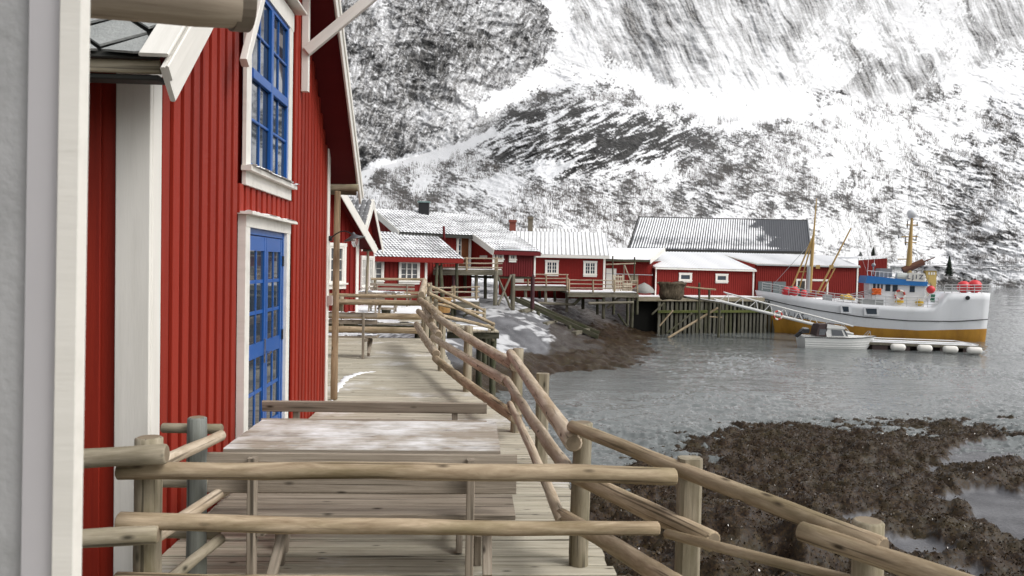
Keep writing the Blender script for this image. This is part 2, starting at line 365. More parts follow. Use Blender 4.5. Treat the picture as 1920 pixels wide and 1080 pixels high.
    dT = 1.1*mB*saw(ac/3.2+.3*wx) + .5*mA*saw(ac/1.2+.4*wy) + 1.2*fbm(al/10, ac/4.2, 4, 61) + 1.0*ridged(al/8, ac/2.8, 3, 65) + .4*ridged(al/2.8, ac/1.2, 2, 70)
    white = np.maximum.reduce([band(A, E, [(1030, -40, 26), (1052, 40, 15), (1062, 90, 13), (1090, 115, 22), (1180, 150, 19), (1240, 178, 18), (1300, 192, 22), (1400, 205, 24), (1500, 190, 30)]),
        band(A, E, [(1085, 108, 22), (1040, 130, 24), (980, 165, 15), (910, 200, 11)]), band(A, E, [(925, 245, 6), (870, 275, 7), (820, 293, 9), (760, 300, 8), (715, 305, 7), (680, 335, 9)]),
        blob(A, E, 1420, 210, 150, 30), blob(A, E, 1550, 130, 45, 60, -.3), blob(A, E, 1620, 60, 30, 70, -.5)*.9, blob(A, E, 1740, 30, 60, 60)*.9, blob(A, E, 1860, 160, 90, 45, -.5), blob(A, E, 1790, 120, 34, 60)*.9,
        blob(A, E, 1640, 250, 130, 26)*.55, blob(A, E, 1800, 240, 110, 60)*.6, blob(A, E, 1590, 330, 60, 40, .6)*.6, blob(A, E, 790, 345, 30, 20)*.7, blob(A, E, 1030, 315, 45, 18)*.7, blob(A, E, 1240, 310, 50, 20)*.5, blob(A, E, 1860, 420, 60, 30)*.4])
    d = (big + (1-.6*white)*(wL*dL*.85 + wK*dK*1.7 + wR*dR*.8 + wT*dT*1.4))*sc*sstep(0, 40, np.maximum(be[None]-E, 0)+2)
    Y = Y0*(1 - d/np.maximum(Y0, 1)*.9); X = (A-886)/F*Y; H = 2 + K(E)*Y
    # ledges: how much the surface recedes for each metre of rise
    dd = np.zeros_like(d); dd[1:-1] = (d[:-2]-d[2:]); hh = np.ones_like(d); hh[1:-1] = np.maximum(np.abs(H0[2:]-H0[:-2]), .05)
    led = np.clip(-dd/np.maximum(hh, .4*sc), -4, 4) * LEDS
    led = .6*led + .4*(np.roll(led, 1, 1)+np.roll(led, -1, 1))*.5
    fine = fbm(Xs/1.5, Ws/1.2, 3, 80); med = fbm(Xs/10+wx*.2, Ws/7+wy*.2, 4, 85); lg = fbm(Xs/34, Ws/26, 3, 95)
    crk = np.maximum(0, 1-np.abs(pn(Xs/5.5+wx*.6, Ws/4.5+wy*.6, 99))*9)            # thin snow-filled cracks
    veg = ridged(Xs/.9, Ws/4.5, 2, 90)
    c6, s6 = math.cos(rad(66)), math.sin(rad(66)); aL, bL = (Xs*c6+Ws*s6)+wx, (-Xs*s6+Ws*c6)+wy
    fA = fbm(bL/.62, aL/3.4, 3, 150); fB = fbm(Xs/.75, Ws/.6, 3, 155); fC = fbm(bL/2.1, aL/11, 3, 158)
    crk2 = np.maximum(0, 1-np.abs(pn(bL/3.0, aL/9.0, 161))*8)
    thin = np.maximum(0, 1-np.abs(pn(bL/2.6, aL/8.0, 161))*11)*(fB > -.15); thin2 = np.maximum(0, 1-np.abs(pn(Xs/4.2+wx, Ws/3.2+wy, 163))*12)*(fA > -.1)
    deep = np.maximum(0, 1-np.abs(fbm((Xs*.82+Ws*.57)/26, (-Xs*.57+Ws*.82)/9, 2, 166))*7)*np.clip(.4+lg*1.6, 0, 1)
    fL = .25 + .26*fA + .24*fB + .26*fC + .22*med + .34*lg + .60*np.maximum(thin, thin2*.8) + .03*led - .35*deep
    c7, s7 = math.cos(rad(27)), math.sin(rad(27)); aK, bK = (Xs*c7+Ws*s7)+wx*.7, (-Xs*s7+Ws*c7)+wy*.6
    fK = .40 + .10*led + .36*fB + .62*fbm(bK/1.2, aK/5.5, 3, 170) + .50*fbm(bK/3.4, aK/17, 2, 173) + .25*med
    c8, s8 = math.cos(rad(-62)), math.sin(rad(-62)); aR, bR = (Xs*c8+Ws*s8)+wx, (-Xs*s8+Ws*c8)+wy
    fR = .68 + .03*led + .18*fB + .34*fbm(bR/.9, aR/10.0, 3, 180) + .34*fbm(bR/3.4, aR/30, 3, 184) + .22*med + .32*lg
    c9, s9 = math.cos(rad(-14)), math.sin(rad(-14)); aT, bT = (Xs*c9+Ws*s9)+wx*.6, (-Xs*s9+Ws*c9)+wy*.4
    fT = .64 + .10*sstep(1420, 1650, A) + .06*led + .34*fB + .40*fbm(bT/.75, aT/2.2, 3, 190) + .36*fbm(bT/2.2, aT/6.5, 3, 194) + .45*med + .40*lg + .12*veg
    veil = .20*blob(A, E, 820, 235, 70, 50) + .14*blob(A, E, 900, 140, 60, 40)
    S = wL*(fL+veil) + wK*fK + wR*fR + wT*fT
    white = sstep(.22, .80, white + (.50*med + .34*fbm(Xs/.9, Ws/.75, 3, 222) + .40*fbm((Xs*.5+Ws)/5, (Xs-Ws*.5)/1.2, 3, 225))*sstep(0, .12, white))
    dark = blob(A, E, 1160, 272, 70, 24, -.35)*1.0 + blob(A, E, 1000, 205, 60, 14, -.5)*.6 + blob(A, E, 770, 110, 130, 110)*.45 + blob(A, E, 760, 260, 60, 30)*.4 + blob(A, E, 900, 240, 70, 14, -.5)*.9 + blob(A, E, 960, 300, 80, 16, -.4)*.6 + blob(A, E, 1290, 255, 40, 40)*.6 \
        + blob(A, E, 1180, 60, 26, 90)*.6 + blob(A, E, 1870, 55, 40, 55)*1.1 + blob(A, E, 1740, 160, 46, 34, .3)*.9 + blob(A, E, 1500, 385, 80, 14)*.6 + blob(A, E, 1780, 290, 70, 22)*.5 + blob(A, E, 1300, 20, 90, 60)*.3 \
        + blob(A, E, 1350, 260, 60, 36)*.5 + blob(A, E, 1640, 300, 90, 20)*.3 + blob(A, E, 1400, 330, 90, 50)*.3 + blob(A, E, 850, 385, 140, 30)*.2 + blob(A, E, 1080, 385, 140, 30)*.2 + blob(A, E, 1800, 440, 120, 30)*.3
    S = S + white*1.3 - dark*.42*(1-white)
    S = S - .55*np.exp(-((be[None]-E-6)/9)**2)*sstep(1640, 1720, A)*(1+fB)
    kn = 1 + 1.1*wK + .7*wT; snow = np.clip(.5+(S-.5)*kn, 0, 1)
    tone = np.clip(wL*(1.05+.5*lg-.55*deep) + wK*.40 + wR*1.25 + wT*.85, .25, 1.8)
    V = np.stack([X, Y, H], -1).reshape(-1, 3)
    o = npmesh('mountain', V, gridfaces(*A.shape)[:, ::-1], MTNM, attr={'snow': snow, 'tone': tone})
    tag(o, kind='structure')
    MTN.update(a=a1, e=e1, P=np.stack([X, Y, H], -1), wT=wT, white=white)
mt, t, p = nodes('mountain_rock_snow'); MTNM = mt
v = coords(t, (1, 1, 1), False); n1 = noise(t, v, .05, 6, .65); n2 = noise(t, v, .7, 5, .7); n3 = noise(t, v, .45, 7, .75)
rk = ramp(t, n1.outputs[0], [(.3, (.085, .085, .09)), (.5, (.16, .157, .155)), (.7, (.24, .235, .23))])
rk2 = mixc(t, .7, rk.outputs[0], ramp(t, n3.outputs[0], [(.42, (.035, .035, .038)), (.5, (.105, .103, .10)), (.60, (.27, .263, .256))]).outputs[0])
at_ = N(t, 'ShaderNodeAttribute', attribute_name='snow')
m1 = N(t, 'ShaderNodeMath', operation='MULTIPLY_ADD'); m1.inputs[1].default_value = .24; m1.inputs[2].default_value = -.12; t.links.new(n2.outputs[0], m1.inputs[0])
m2 = N(t, 'ShaderNodeMath', operation='ADD'); t.links.new(at_.outputs['Fac'], m2.inputs[0]); t.links.new(m1.outputs[0], m2.inputs[1])
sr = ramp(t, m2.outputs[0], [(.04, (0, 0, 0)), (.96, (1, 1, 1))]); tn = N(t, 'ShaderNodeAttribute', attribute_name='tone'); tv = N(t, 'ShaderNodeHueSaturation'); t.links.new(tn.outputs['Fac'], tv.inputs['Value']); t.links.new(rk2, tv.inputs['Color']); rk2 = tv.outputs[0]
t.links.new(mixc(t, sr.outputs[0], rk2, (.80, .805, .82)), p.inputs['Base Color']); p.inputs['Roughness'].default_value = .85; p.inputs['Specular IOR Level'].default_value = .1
bump(t, p, n2.outputs[0], .7, .6)
build_mountain()

# low winter scrub on the slope: far too many stems to count
def build_scrub():
    P = MTN['P']; a = MTN['a']; e = MTN['e']; jj = np.where((a > 600) & (a < 1960))[0]; ii = np.where((e > 170) & (e < 520))[0]
    n = 40000; i = RNG.choice(ii, n); j = RNG.choice(jj, n); q = P[i, j]
    den = fbm(q[:, 0]/22, q[:, 1]/22, 3, 7); keep = (RNG.random(n) < np.clip(.35+1.1*den, 0, 1)) & (MTN['wT'][i, j] > .5) & (MTN['white'][i, j] < .3) & (q[:, 1] > 62)
    q = q[keep][:15000]; V = []; Fc = []
    for b in q:
        s = b[1]/300; h0 = random.uniform(.8, 2.3)*max(.35, s)
        for k in range(5):
            x = b[0]+random.uniform(-.8, .8)*s; y = b[1]+random.uniform(-.5, .5); h = h0*random.uniform(.5, 1.1); w_ = .036*max(.5, s); lx = random.uniform(-.35, .35)*h0
            c = len(V); V += [(x-w_, y, b[2]-.4), (x+w_, y, b[2]-.4), (x+lx+w_*.4, y+.1, b[2]+h), (x+lx-w_*.4, y+.1, b[2]+h)]; Fc.append((c, c+1, c+2, c+3))
    o = npmesh('scrub', np.array(V), np.array(Fc), SCRUB, smooth=False); tag(o, 'bare grey-brown winter scrub scattered over the snowy slope', 'scrub', kind='stuff')
SCRUB = paint('scrub_twigs', (.115, .10, .09), .9, .3, .3, .1)
build_scrub()

# ------------------------------------------------------------------ sea
mt, t, p = nodes('sea_water'); WATER = mt
p.inputs['Base Color'].default_value = (.15, .162, .16, 1); p.inputs['Roughness'].default_value = .03; p.inputs['IOR'].default_value = 1.33; p.inputs['Specular IOR Level'].default_value = .55
v1 = coords(t, (.55, 1.0, 1), False); w1 = noise(t, v1, .85, 6, .68, .6); v2 = coords(t, (1, 2.4, 1), False); w2 = noise(t, v2, 4.2, 4, .6, .3); v3 = coords(t, (1, 1.3, 1), False); w3 = noise(t, v3, .13, 3, .5)
ad = N(t, 'ShaderNodeMath', operation='MULTIPLY_ADD'); ad.inputs[1].default_value = .32; t.links.new(w2.outputs[0], ad.inputs[0]); t.links.new(w1.outputs[0], ad.inputs[2])
amp = ramp(t, w3.outputs[0], [(.35, (.45,)*3), (.65, (1,)*3)]); mm = N(t, 'ShaderNodeMath', operation='MULTIPLY'); t.links.new(ad.outputs[0], mm.inputs[0]); t.links.new(amp.outputs[0], mm.inputs[1])
bump(t, p, mm.outputs[0], .6, .12)
def build_sea():
    """polar sheet with real ripples; finer near the camera"""
    a1 = axis(-1500, 840, 1990, 3600, 2.6, 60); e1 = axis(502.6, 524, 960, 2600, 1.0, 60)[::-1]
    A, E = np.meshgrid(a1, e1); Y = 5*F/np.maximum(E-498, 4.6); X = (A-886)/F*Y
    gust = np.clip(.70+1.3*fbm(X/9, Y/16, 3, 210), .12, 1.5); wx = .35*fbm(X/1.7, Y/1.7, 2, 215)
    h = .050*fbm(X/2.6, Y/1.5, 2, 201) + .034*ridged(X/1.15+wx, Y/.6, 2, 203) + .034*ridged(X/.5+wx, Y/.26, 2, 206)
    h = h*gust*WAVE*np.interp(Y, [14, 34, 52, 75], [1.15, .95, .55, .35]); h = h-h.mean()
    V = np.stack([X, Y, -3.03+h], -1).reshape(-1, 3); tag(npmesh('sea_water', V, gridfaces(*A.shape)[:, ::-1], WATER), kind='structure')
WAVE = 1.55
build_sea()
tag(mesh('sea_bed', [(-400, -60, -4.6), (1600, -60, -4.6), (1600, 1500, -4.6), (-400, 1500, -4.6)], [(0, 1, 2, 3)], paint('sea_bed', (.05, .05, .04), .9)), kind='structure')

# ------------------------------------------------------------------ shore rock and seaweed
def rbf(pts, X, Y):
    p_ = np.array(pts); n = len(p_)
    r = np.hypot(p_[:, None, 0]-p_[None, :, 0], p_[:, None, 1]-p_[None, :, 1]); wgt = np.linalg.solve(r + 1e-6*np.eye(n), p_[:, 2])
    o = np.zeros_like(X)
    for k in range(n): o += wgt[k]*np.hypot(X-p_[k, 0], Y-p_[k, 1])
    return o
def inpoly(x, y, poly):
    o = np.zeros(x.shape, bool); n = len(poly)
    for k in range(n):
        (x0, y0), (x1, y1) = poly[k], poly[(k+1) % n]
        c = ((y0 > y) != (y1 > y)) & (x < (x1-x0)*(y-y0)/(y1-y0+1e-9)+x0); o ^= c
    return o
mt, t, p = nodes('shore_rock_weed'); SHORE = mt
v = coords(t, (1, 1, 1), False); n1 = noise(t, v, .8, 6, .6); n2 = noise(t, v, 17, 5, .75); n3 = noise(t, v, 1.6, 6, .7)
rockc = ramp(t, n1.outputs[0], [(.3, (.075, .075, .08)), (.55, (.14, .14, .148)), (.75, (.20, .20, .21))])
weedc = ramp(t, n2.outputs[0], [(.34, (.005, .003, .002)), (.5, (.026, .014, .007)), (.64, (.066, .040, .017)), (.78, (.15, .105, .05))])
weedc2 = mixc(t, ramp(t, n3.outputs[0], [(.45, (0, 0, 0)), (.7, (.6,)*3)]).outputs[0], weedc.outputs[0], (.055, .045, .018))
aw = N(t, 'ShaderNodeAttribute', attribute_name='weed'); asn = N(t, 'ShaderNodeAttribute', attribute_name='snow')
c1 = mixc(t, aw.outputs['Fac'], rockc.outputs[0], weedc2); c2 = mixc(t, asn.outputs['Fac'], c1, (.86, .865, .88))
t.links.new(c2, p.inputs['Base Color']); p.inputs['Specular IOR Level'].default_value = .25
rr = ramp(t, n2.outputs[0], [(.42, (.30,)*3), (.6, (.65,)*3)]); t.links.new(rr.outputs[0], p.inputs['Roughness'])
bump(t, p, n2.outputs[0], .45, .03)
def build_foreshore():
    xs = np.arange(.6, 27, .055); ys = np.arange(7, 28, .055); X, Y = np.meshgrid(xs, ys)
    ctl = [(1350, 818, -3.07), (1450, 808, -3.09), (1600, 812, -3.10), (1780, 808, -3.10), (1900, 815, -3.10), (2100, 815, -3.10), (1290, 842, -3.10), (1200, 885, -3.06), (1125, 925, -3.04), (1090, 980, -3.0), (1060, 1080, -2.8), (1000, 1300, -2.9),
           (1165, 1080, -2.55), (1200, 960, -2.75), (1350, 900, -2.72), (1500, 870, -2.78), (1600, 930, -2.45), (1400, 1000, -2.4), (1300, 1080, -2.3), (1600, 1080, -2.35), (1740, 862, -2.86), (1880, 858, -2.86), (1840, 940, -2.58), (1900, 1000, -2.5), (1900, 1090, -2.4), (2100, 950, -2.5), (1500, 1400, -2.3),
           (1200, 790, -3.7), (1400, 760, -3.8), (1600, 770, -3.7), (1900, 770, -3.7), (1100, 830, -3.7), (1040, 920, -3.6), (980, 1080, -3.5), (2200, 760, -3.7)]
    Hh = rbf([(on(a, b, h).x, on(a, b, h).y, h) for a, b, h in ctl], X, Y)
    P = np.stack([X, Y, Hh], -1).reshape(-1, 3); px, py = proj(P); px = px.reshape(X.shape); py = py.reshape(X.shape)
    jx = px + 14*fbm(X*1.1, Y*1.1, 3, 3)*2; jy = py + 7*fbm(X*1.3, Y*1.3, 3, 8)
    pools = [[(1728, 886), (1790, 850), (1800, 836), (1838, 826), (1925, 822), (1990, 830), (1990, 880), (1920, 878), (1850, 866), (1820, 884), (1750, 893)],
             [(1755, 935), (1800, 922), (1860, 920), (1990, 925), (1990, 1000), (1915, 1012), (1870, 1004), (1842, 985), (1830, 962)],
             [(1580, 972), (1640, 962), (1668, 970), (1650, 980), (1590, 984)], [(1655, 1012), (1720, 1014), (1775, 1030), (1790, 1046), (1730, 1040), (1670, 1030)], [(1635, 832), (1650, 832), (1650, 838), (1630, 838)],
             [(1725, 1000), (1752, 1002), (1740, 1010)], [(1780, 1068), (1830, 1070), (1840, 1090), (1790, 1090)]]
    pool = np.zeros(X.shape)
    for q in pools: pool = np.maximum(pool, inpoly(jx, jy, q))
    for _ in range(2): pool = (pool + np.roll(pool, 1, 0) + np.roll(pool, -1, 0) + np.roll(pool, 1, 1) + np.roll(pool, -1, 1))/5
    weed = 1-pool
    cl = .15*ridged(X/1.7, Y/1.4, 3, 12)*.7 - .10*np.abs(fbm(X/.9, Y/.7, 2, 16)) + .075*fbm(X/.42, Y/.42, 3, 20) + .05*np.abs(pn(X/.17, Y/.17, 31))*2 - .12*sstep(.15, .5, fbm(X/1.3, Y/.8, 3, 35)) + .05
    hum = .32*np.maximum(blob2(px, py, 1630, 860, 60, 12), 0) + .5*blob2(px, py, 1500, 1040, 40, 34) + .35*blob2(px, py, 1360, 1000, 80, 30) + .25*blob2(px, py, 1830, 905, 90, 10) + .18*blob2(px, py, 1780, 807, 26, 3)
    hole = .5*blob2(px, py, 1470, 1065, 60, 26) + .4*blob2(px, py, 1590, 1050, 30, 30)
    Hh = Hh + weed*(cl + hum - hole) - pool*.04 + .012*fbm(X/.9, Y/.9, 3, 44)
    V = np.stack([X, Y, Hh], -1).reshape(-1, 3); Q = gridfaces(*X.shape); keep = (V[Q][:, :, 2].max(1) > -3.25); Q = Q[keep]
    idx = np.unique(Q); mp = np.full(len(V), -1); mp[idx] = np.arange(len(idx))
    o = npmesh('shore', V[idx], mp[Q], SHORE, attr={'weed': sstep(.35, .6, weed).ravel()[idx], 'snow': np.zeros(len(idx))}); tag(o, kind='structure')
    # loose wrack: curled ribbons lying over the bed
    ok = np.where((weed.ravel() > .85) & (V[:, 2] > -3.03))[0]; k = RNG.choice(ok, 105000); b = V[k] + RNG.uniform(-.03, .03, (len(k), 3)); n = len(b)
    th = RNG.uniform(0, 6.28, n); L = RNG.uniform(.02, .07, n); wd = RNG.uniform(.003, .009, n); dz = RNG.uniform(.0, .035, n)
    dx, dy = np.cos(th), np.sin(th); sx, sy = -dy*wd, dx*wd
    mid = b + np.stack([dx*L*.5, dy*L*.5, dz], -1); end = b + np.stack([dx*L, dy*L, dz*.2], -1); off = np.stack([sx, sy, 0*sx], -1); til = np.stack([0*sx, 0*sx, RNG.uniform(-.02, .02, n)], -1)
    VV = np.stack([b-off, b+off, mid+off+til, mid-off-til, end+off*.5, end-off*.5], 1).reshape(-1, 3); i6 = np.arange(n)[:, None]*6
    QQ = np.concatenate([i6+np.array([0, 1, 2, 3]), i6+np.array([3, 2, 4, 5])])
    wo_ = npmesh('seaweed', VV, QQ, WEED); wo_.data.materials.append(WEEDG); wo_.data.polygons.foreach_set('material_index', np.tile((RNG.random(n) < .09).astype(np.int32), 2))
    tag(wo_, 'dark brown bladder wrack covering the near tidal rocks', 'seaweed', kind='stuff')
def blob2(px, py, cx, cy, rx, ry): return np.exp(-(((px-cx)/rx)**2+((py-cy)/ry)**2))
WEED = paint('wet_wrack', (.046, .026, .010), .5, .7, 5, .2, spec=.22, dirt=(.12, .085, .035), dirtamt=.8)
WEEDG = paint('glossy_wrack', (.07, .045, .025), .18, .5, 5, .1, spec=1.0)
build_foreshore()
def build_farshore():
    xs = np.arange(-16, 30, .17); ys = np.arange(21, 84, .17); X, Y = np.meshgrid(xs, ys)
    ctl = [(880, 760, -3.1), (960, 722, -3.12), (1040, 700, -3.07), (1130, 692, -3.05), (1205, 680, -3.04), (1235, 664, -3.04), (1250, 690, -3.6), (1100, 730, -3.7), (1000, 780, -3.6), (1330, 650, -3.8), (1420, 620, -3.9), (900, 830, -3.4)]
    ctl = [(on(a, b, h).x, on(a, b, h).y, h) for a, b, h in ctl]
    ctl += [tuple(at(a, b, y)) for a, b, y in [(880, 575, 42), (950, 575, 45), (1000, 562, 50), (985, 612, 41), (930, 640, 36), (900, 665, 34), (1000, 672, 37.5), (1060, 640, 43), (1115, 632, 49), (1110, 655, 42), (1190, 643, 50), (1080, 600, 53), (1150, 616, 56), (1100, 632, 50), (1180, 634, 53), (1240, 625, 60), (1350, 612, 68), (1050, 612, 46), (1200, 600, 66), (1100, 575, 62), (860, 600, 38), (840, 640, 33)]]
    ctl += [(-6, 24, -2.2), (-6, 32, -1.9), (-8, 45, -.9), (-6, 60, .2), (4, 66, .3), (14, 72, .2), (26, 78, 0), (-15, 24, -1.6), (-15, 60, .4)]
    Hh = np.clip(rbf(ctl, X, Y), -4.2, .25)
    V0 = np.stack([X, Y, Hh], -1).reshape(-1, 3); px, py = proj(V0); px = px.reshape(X.shape); py = py.reshape(X.shape)
    slab = .16*ridged((X*.6+Y*.8)/5, (X*.8-Y*.6)/2.2, 2, 3) + .24*saw((X*.75+Y*.45)/2.3+.6*fbm(X/4, Y/4, 2, 77), .85)*np.clip(.6+fbm(X/3, Y/3, 2, 79), 0, 1) + .10*fbm(X/.9, Y/.9, 4, 71) + .10*saw((X*.9-Y*.3)/.9+fbm(X/2, Y/2, 2, 73), .8) - .22
    strk = fbm((X*.8-Y*.6)/.35, (X*.6+Y*.8)/2.4, 4, 91)
    wn = fbm(X/2.2, Y/2.2, 3, 9)
    bare = np.maximum.reduce([blob2(px, py, 960, 655, 80, 8), blob2(px, py, 940, 625, 70, 12), blob2(px, py, 1000, 640, 90, 7), blob2(px, py, 1110, 652, 30, 5)])
    weed = sstep(-.1, .25, -(Hh+1.95) + .5*wn - 1.2*bare)
    snow = sstep(.10, .22, (Hh+1.45)*.4 + .55*wn + .75*strk - .03 - .35*blob2(px, py, 960, 600, 60, 20)) * (Hh > -2.3)
    under = (px > 1040) & (px < 1300)
    snow = snow*np.where(under, .05, .55)
    weed = np.where(px > 1030, np.maximum(weed, .75), weed)
    cl = .16*fbm(X/.7, Y/.7, 3, 20) + .12*np.abs(pn(X/.3, Y/.3, 31))
    Hh = Hh + (1-weed)*slab*.55 + weed*cl
    V = np.stack([X, Y, Hh], -1).reshape(-1, 3); Q = gridfaces(*X.shape); Q = Q[V[Q][:, :, 2].max(1) > -3.4]
    idx = np.unique(Q); mp = np.full(len(V), -1); mp[idx] = np.arange(len(idx))
    tag(npmesh('tidal_rocks', V[idx], mp[Q], SHORE, attr={'weed': weed.ravel()[idx], 'snow': snow.ravel()[idx]}), kind='structure')
build_farshore()

def mtn_at(px, py, off=0):
    """point on the mountain sheet seen through a photo pixel, pulled towards the camera by off"""
    a, e = AE(px, py); j = int(np.abs(MTN['a']-a).argmin()); i = int(np.abs(MTN['e']-e).argmin()); q = MTN['P'][i, j]; return at(px, py, float(q[1])-off)
# ------------------------------------------------------------------ boardwalk
WX = -2.09                                   # plane of the near cabin's gable wall
EDGE = [(2.6, 2.10), (3.08, 1.86), (4.05, 1.36), (5.0, .96), (7.45, .92), (9.1, .80), (12.0, .22), (14.3, -.30), (17.2, -.58), (19.6, -.90), (22, -1.0)]
def edge_x(y): return float(np.interp(y, [e[0] for e in EDGE], [e[1] for e in EDGE]))
bw = bpy.data.objects.new('boardwalk', None); link(bw, None, Matrix.Translation((0, 12, 0))); tag(bw, kind='structure')
y = 3.35; PITCH = .158
while y < 20.7:
    wd = PITCH - .023; left = WX + .03 if y < 11.05 else -5.2
    xr = edge_x(y) + random.uniform(-.015, .02); dz = random.uniform(-.002, .002); sk = random.uniform(-.002, .002)
    if left < -3 or random.random() < .0: cuts = [left, random.choice([-2.4, -2.35]), xr]
    else: cuts = [left, xr]
    for x0, x1 in zip(cuts[:-1], cuts[1:]):
        plank('deck_board', (x0+.002, y-sk, -.02+dz), (x1-.002, y+sk, -.02+dz), wd, .04, DECK, bw)
    y += PITCH
# joists and piles below
mb = MB()
for x in (-1.9, -1.0, -.1, .55): mb.beam((x, 3.3, -.13), (x, 11 if x > .3 else 20.7, -.13), .07, .17)
mb.beam((-5, 20.74, -.12), (-1.0, 20.74, -.12), .05, .2); mb.build('joist_frame', POST, bw)
for x, y in [(.6, 4.4), (.5, 7.0), (.4, 9.3), (-.1, 12), (-.6, 15), (-1.0, 18.5), (-1.2, 20.5), (-2.5, 20.5)]: log('pile', (x, y, -4), (x, y, -.2), .10, .09, PILE, bw)

# ------------------------------------------------------------------ log fences
def rail(parent, pts, r, mat=LOG, ext=0):
    p0, p1 = Vector(pts[0]), Vector(pts[1]); d = (p1-p0).normalized()*ext
    return log('rail', p0-d, p1+d, r*random.uniform(.95, 1.05), r*random.uniform(.88, 1.0), mat, parent, .008, capm=LOGEND)
def post(parent, x, y, z0, z1, r=.062, mat=POST):
    return log('post', (x, y, z0), (x+random.uniform(-.01, .01), y, z1), r, r*.97, mat, parent, .004, capm=LOGEND)
fr = thing('log_fence', (0, 3.72, 0), 'nearest log fence, two thick horizontal rails crossing in front of the benches', 'fence')
Yf = 3.72
P = lambda x, y, d=Yf: at(x, y, d)
post(fr, P(262, 900).x, Yf+.10, -.05, P(258, 828).z, .066)
log('rail', P(221, 884), P(1268, 893), .041, .044, LOG, fr, .010, capm=LOGEND)
log('rail', P(221, 977), P(1236, 991), .043, .034, LOG, fr, .010, capm=LOGEND)
log('rail', P(215, 1091), P(1250, 1096), .045, .040, LOG, fr, .006, capm=LOGEND)
log('rail', P(60, 866, 3.62), P(313, 851, 3.66), .046, .046, POST, fr, .01, capm=LOGEND)
log('rail', P(60, 1015, 3.62), P(298, 1002, 3.68), .046, .044, POST, fr, .01, capm=LOGEND)
# return to the cabin wall
fs = thing('log_fence', (-1.6, 4.6, 0), 'short log fence with a blue-grey post closing the gap to the red wall', 'fence')
gp = post(fs, P(370, 900, 4.72).x, 4.72, -.03, P(370, 782, 4.72).z, .060, GPOST)
log('rail', P(303, 803, 4.80), P(417, 804, 4.80), .030, .032, POST, fs, .004, capm=LOGEND)
log('rail', P(303, 906, 4.80), P(410, 908, 4.80), .026, .026, POST, fs, .004, capm=LOGEND)
log('rail', P(303, 1000, 4.80), P(412, 1003, 4.80), .028, .028, POST, fs, .004, capm=LOGEND)
for a, b, c, d, r in [(296, 872, 415, 816, .036), (285, 1010, 425, 918, .038), (290, 1110, 414, 1010, .034)]:
    log('rail', P(a, b, 3.86), P(c, d, 4.72), r, r*.92, LOGP if r > .035 else POST, fs, .006, capm=LOGEND)
# seaward fence that follows the boardwalk edge
sf = thing('log_fence', (.75, 7.5, 0), 'long seaward log fence that winds along the edge of the boardwalk', 'fence')
PP = [(1628, 3.10, 975), (1294, 4.06, 858), (1091, 5.02, 791), (1018, 7.45, 700), (970, 9.1, 653), (878, 12.0, 611), (829, 14.3, 600), (814, 17.2, 575), (800, 19.5, 556)]
POSTS = []
for px, y, py in PP:
    q = P(px, py, y); POSTS.append(q)
    sq = px in (1294, 1018)
    if sq: plank('post', (q.x, q.y, -.25), (q.x, q.y, q.z), .125, .10, POST, sf, upv=(0, 1, 0), bev=.022)
    else: post(sf, q.x, q.y, -.25, q.z, .066 if y < 6 else .07)
RS = [  # photo ends of each pole with the distance of that end
 (1657, 1026, 2.95, 1070, 798, 4.98, .044), (1338, 1016, 3.80, 1062, 884, 5.00, .056), (1275, 1100, 3.62, 1052, 966, 5.02, .053), (1960, 1150, 2.45, 1500, 995, 3.22, .047), (1790, 1140, 2.8, 1248, 1000, 3.96, .028),
 (1075, 830, 4.92, 957, 662, 9.15, .060), (1068, 886, 4.98, 950, 712, 8.8, .050), (1054, 978, 4.9, 956, 757, 8.3, .040),
 (966, 686, 8.9, 818, 593, 14.4, .070), (950, 716, 8.75, 812, 633, 13.9, .062), (968, 784, 8.6, 816, 672, 13.9, .072),
 (826, 596, 14.1, 787, 563, 19.0, .085), (822, 628, 14.0, 785, 584, 19.0, .078), (818, 664, 13.8, 781, 608, 18.6, .080), (808, 600, 15.5, 790, 565, 18.8, .07), (790, 552, 19.4, 796, 527, 23.0, .09), (791, 555, 19.4, 797, 540, 22.6, .08)]
for a, b, y0, c, d, y1, r in RS: log('rail', P(a, b, y0), P(c, d, y1), r, r*.92, LOGP if y1 > 6 and random.random() < .8 else LOG, sf, .010, capm=LOGEND)
# cross fence at the far end of the first boardwalk
cf = thing('log_fence', (-2.5, 20.5, 0), 'dark log fence of three rails ending the boardwalk behind the snowy bench', 'fence')
for py, r in ((568, .075), (593, .085), (619, .085)): log('rail', P(560, py-3, 20.5), P(793, py+1, 20.5), r, r, LOG, cf, .006, capm=LOGEND)
for px in (640, 796): post(cf, P(px, 560, 20.6).x, 20.62, -.3, P(px, 556, 20.6).z, .07)

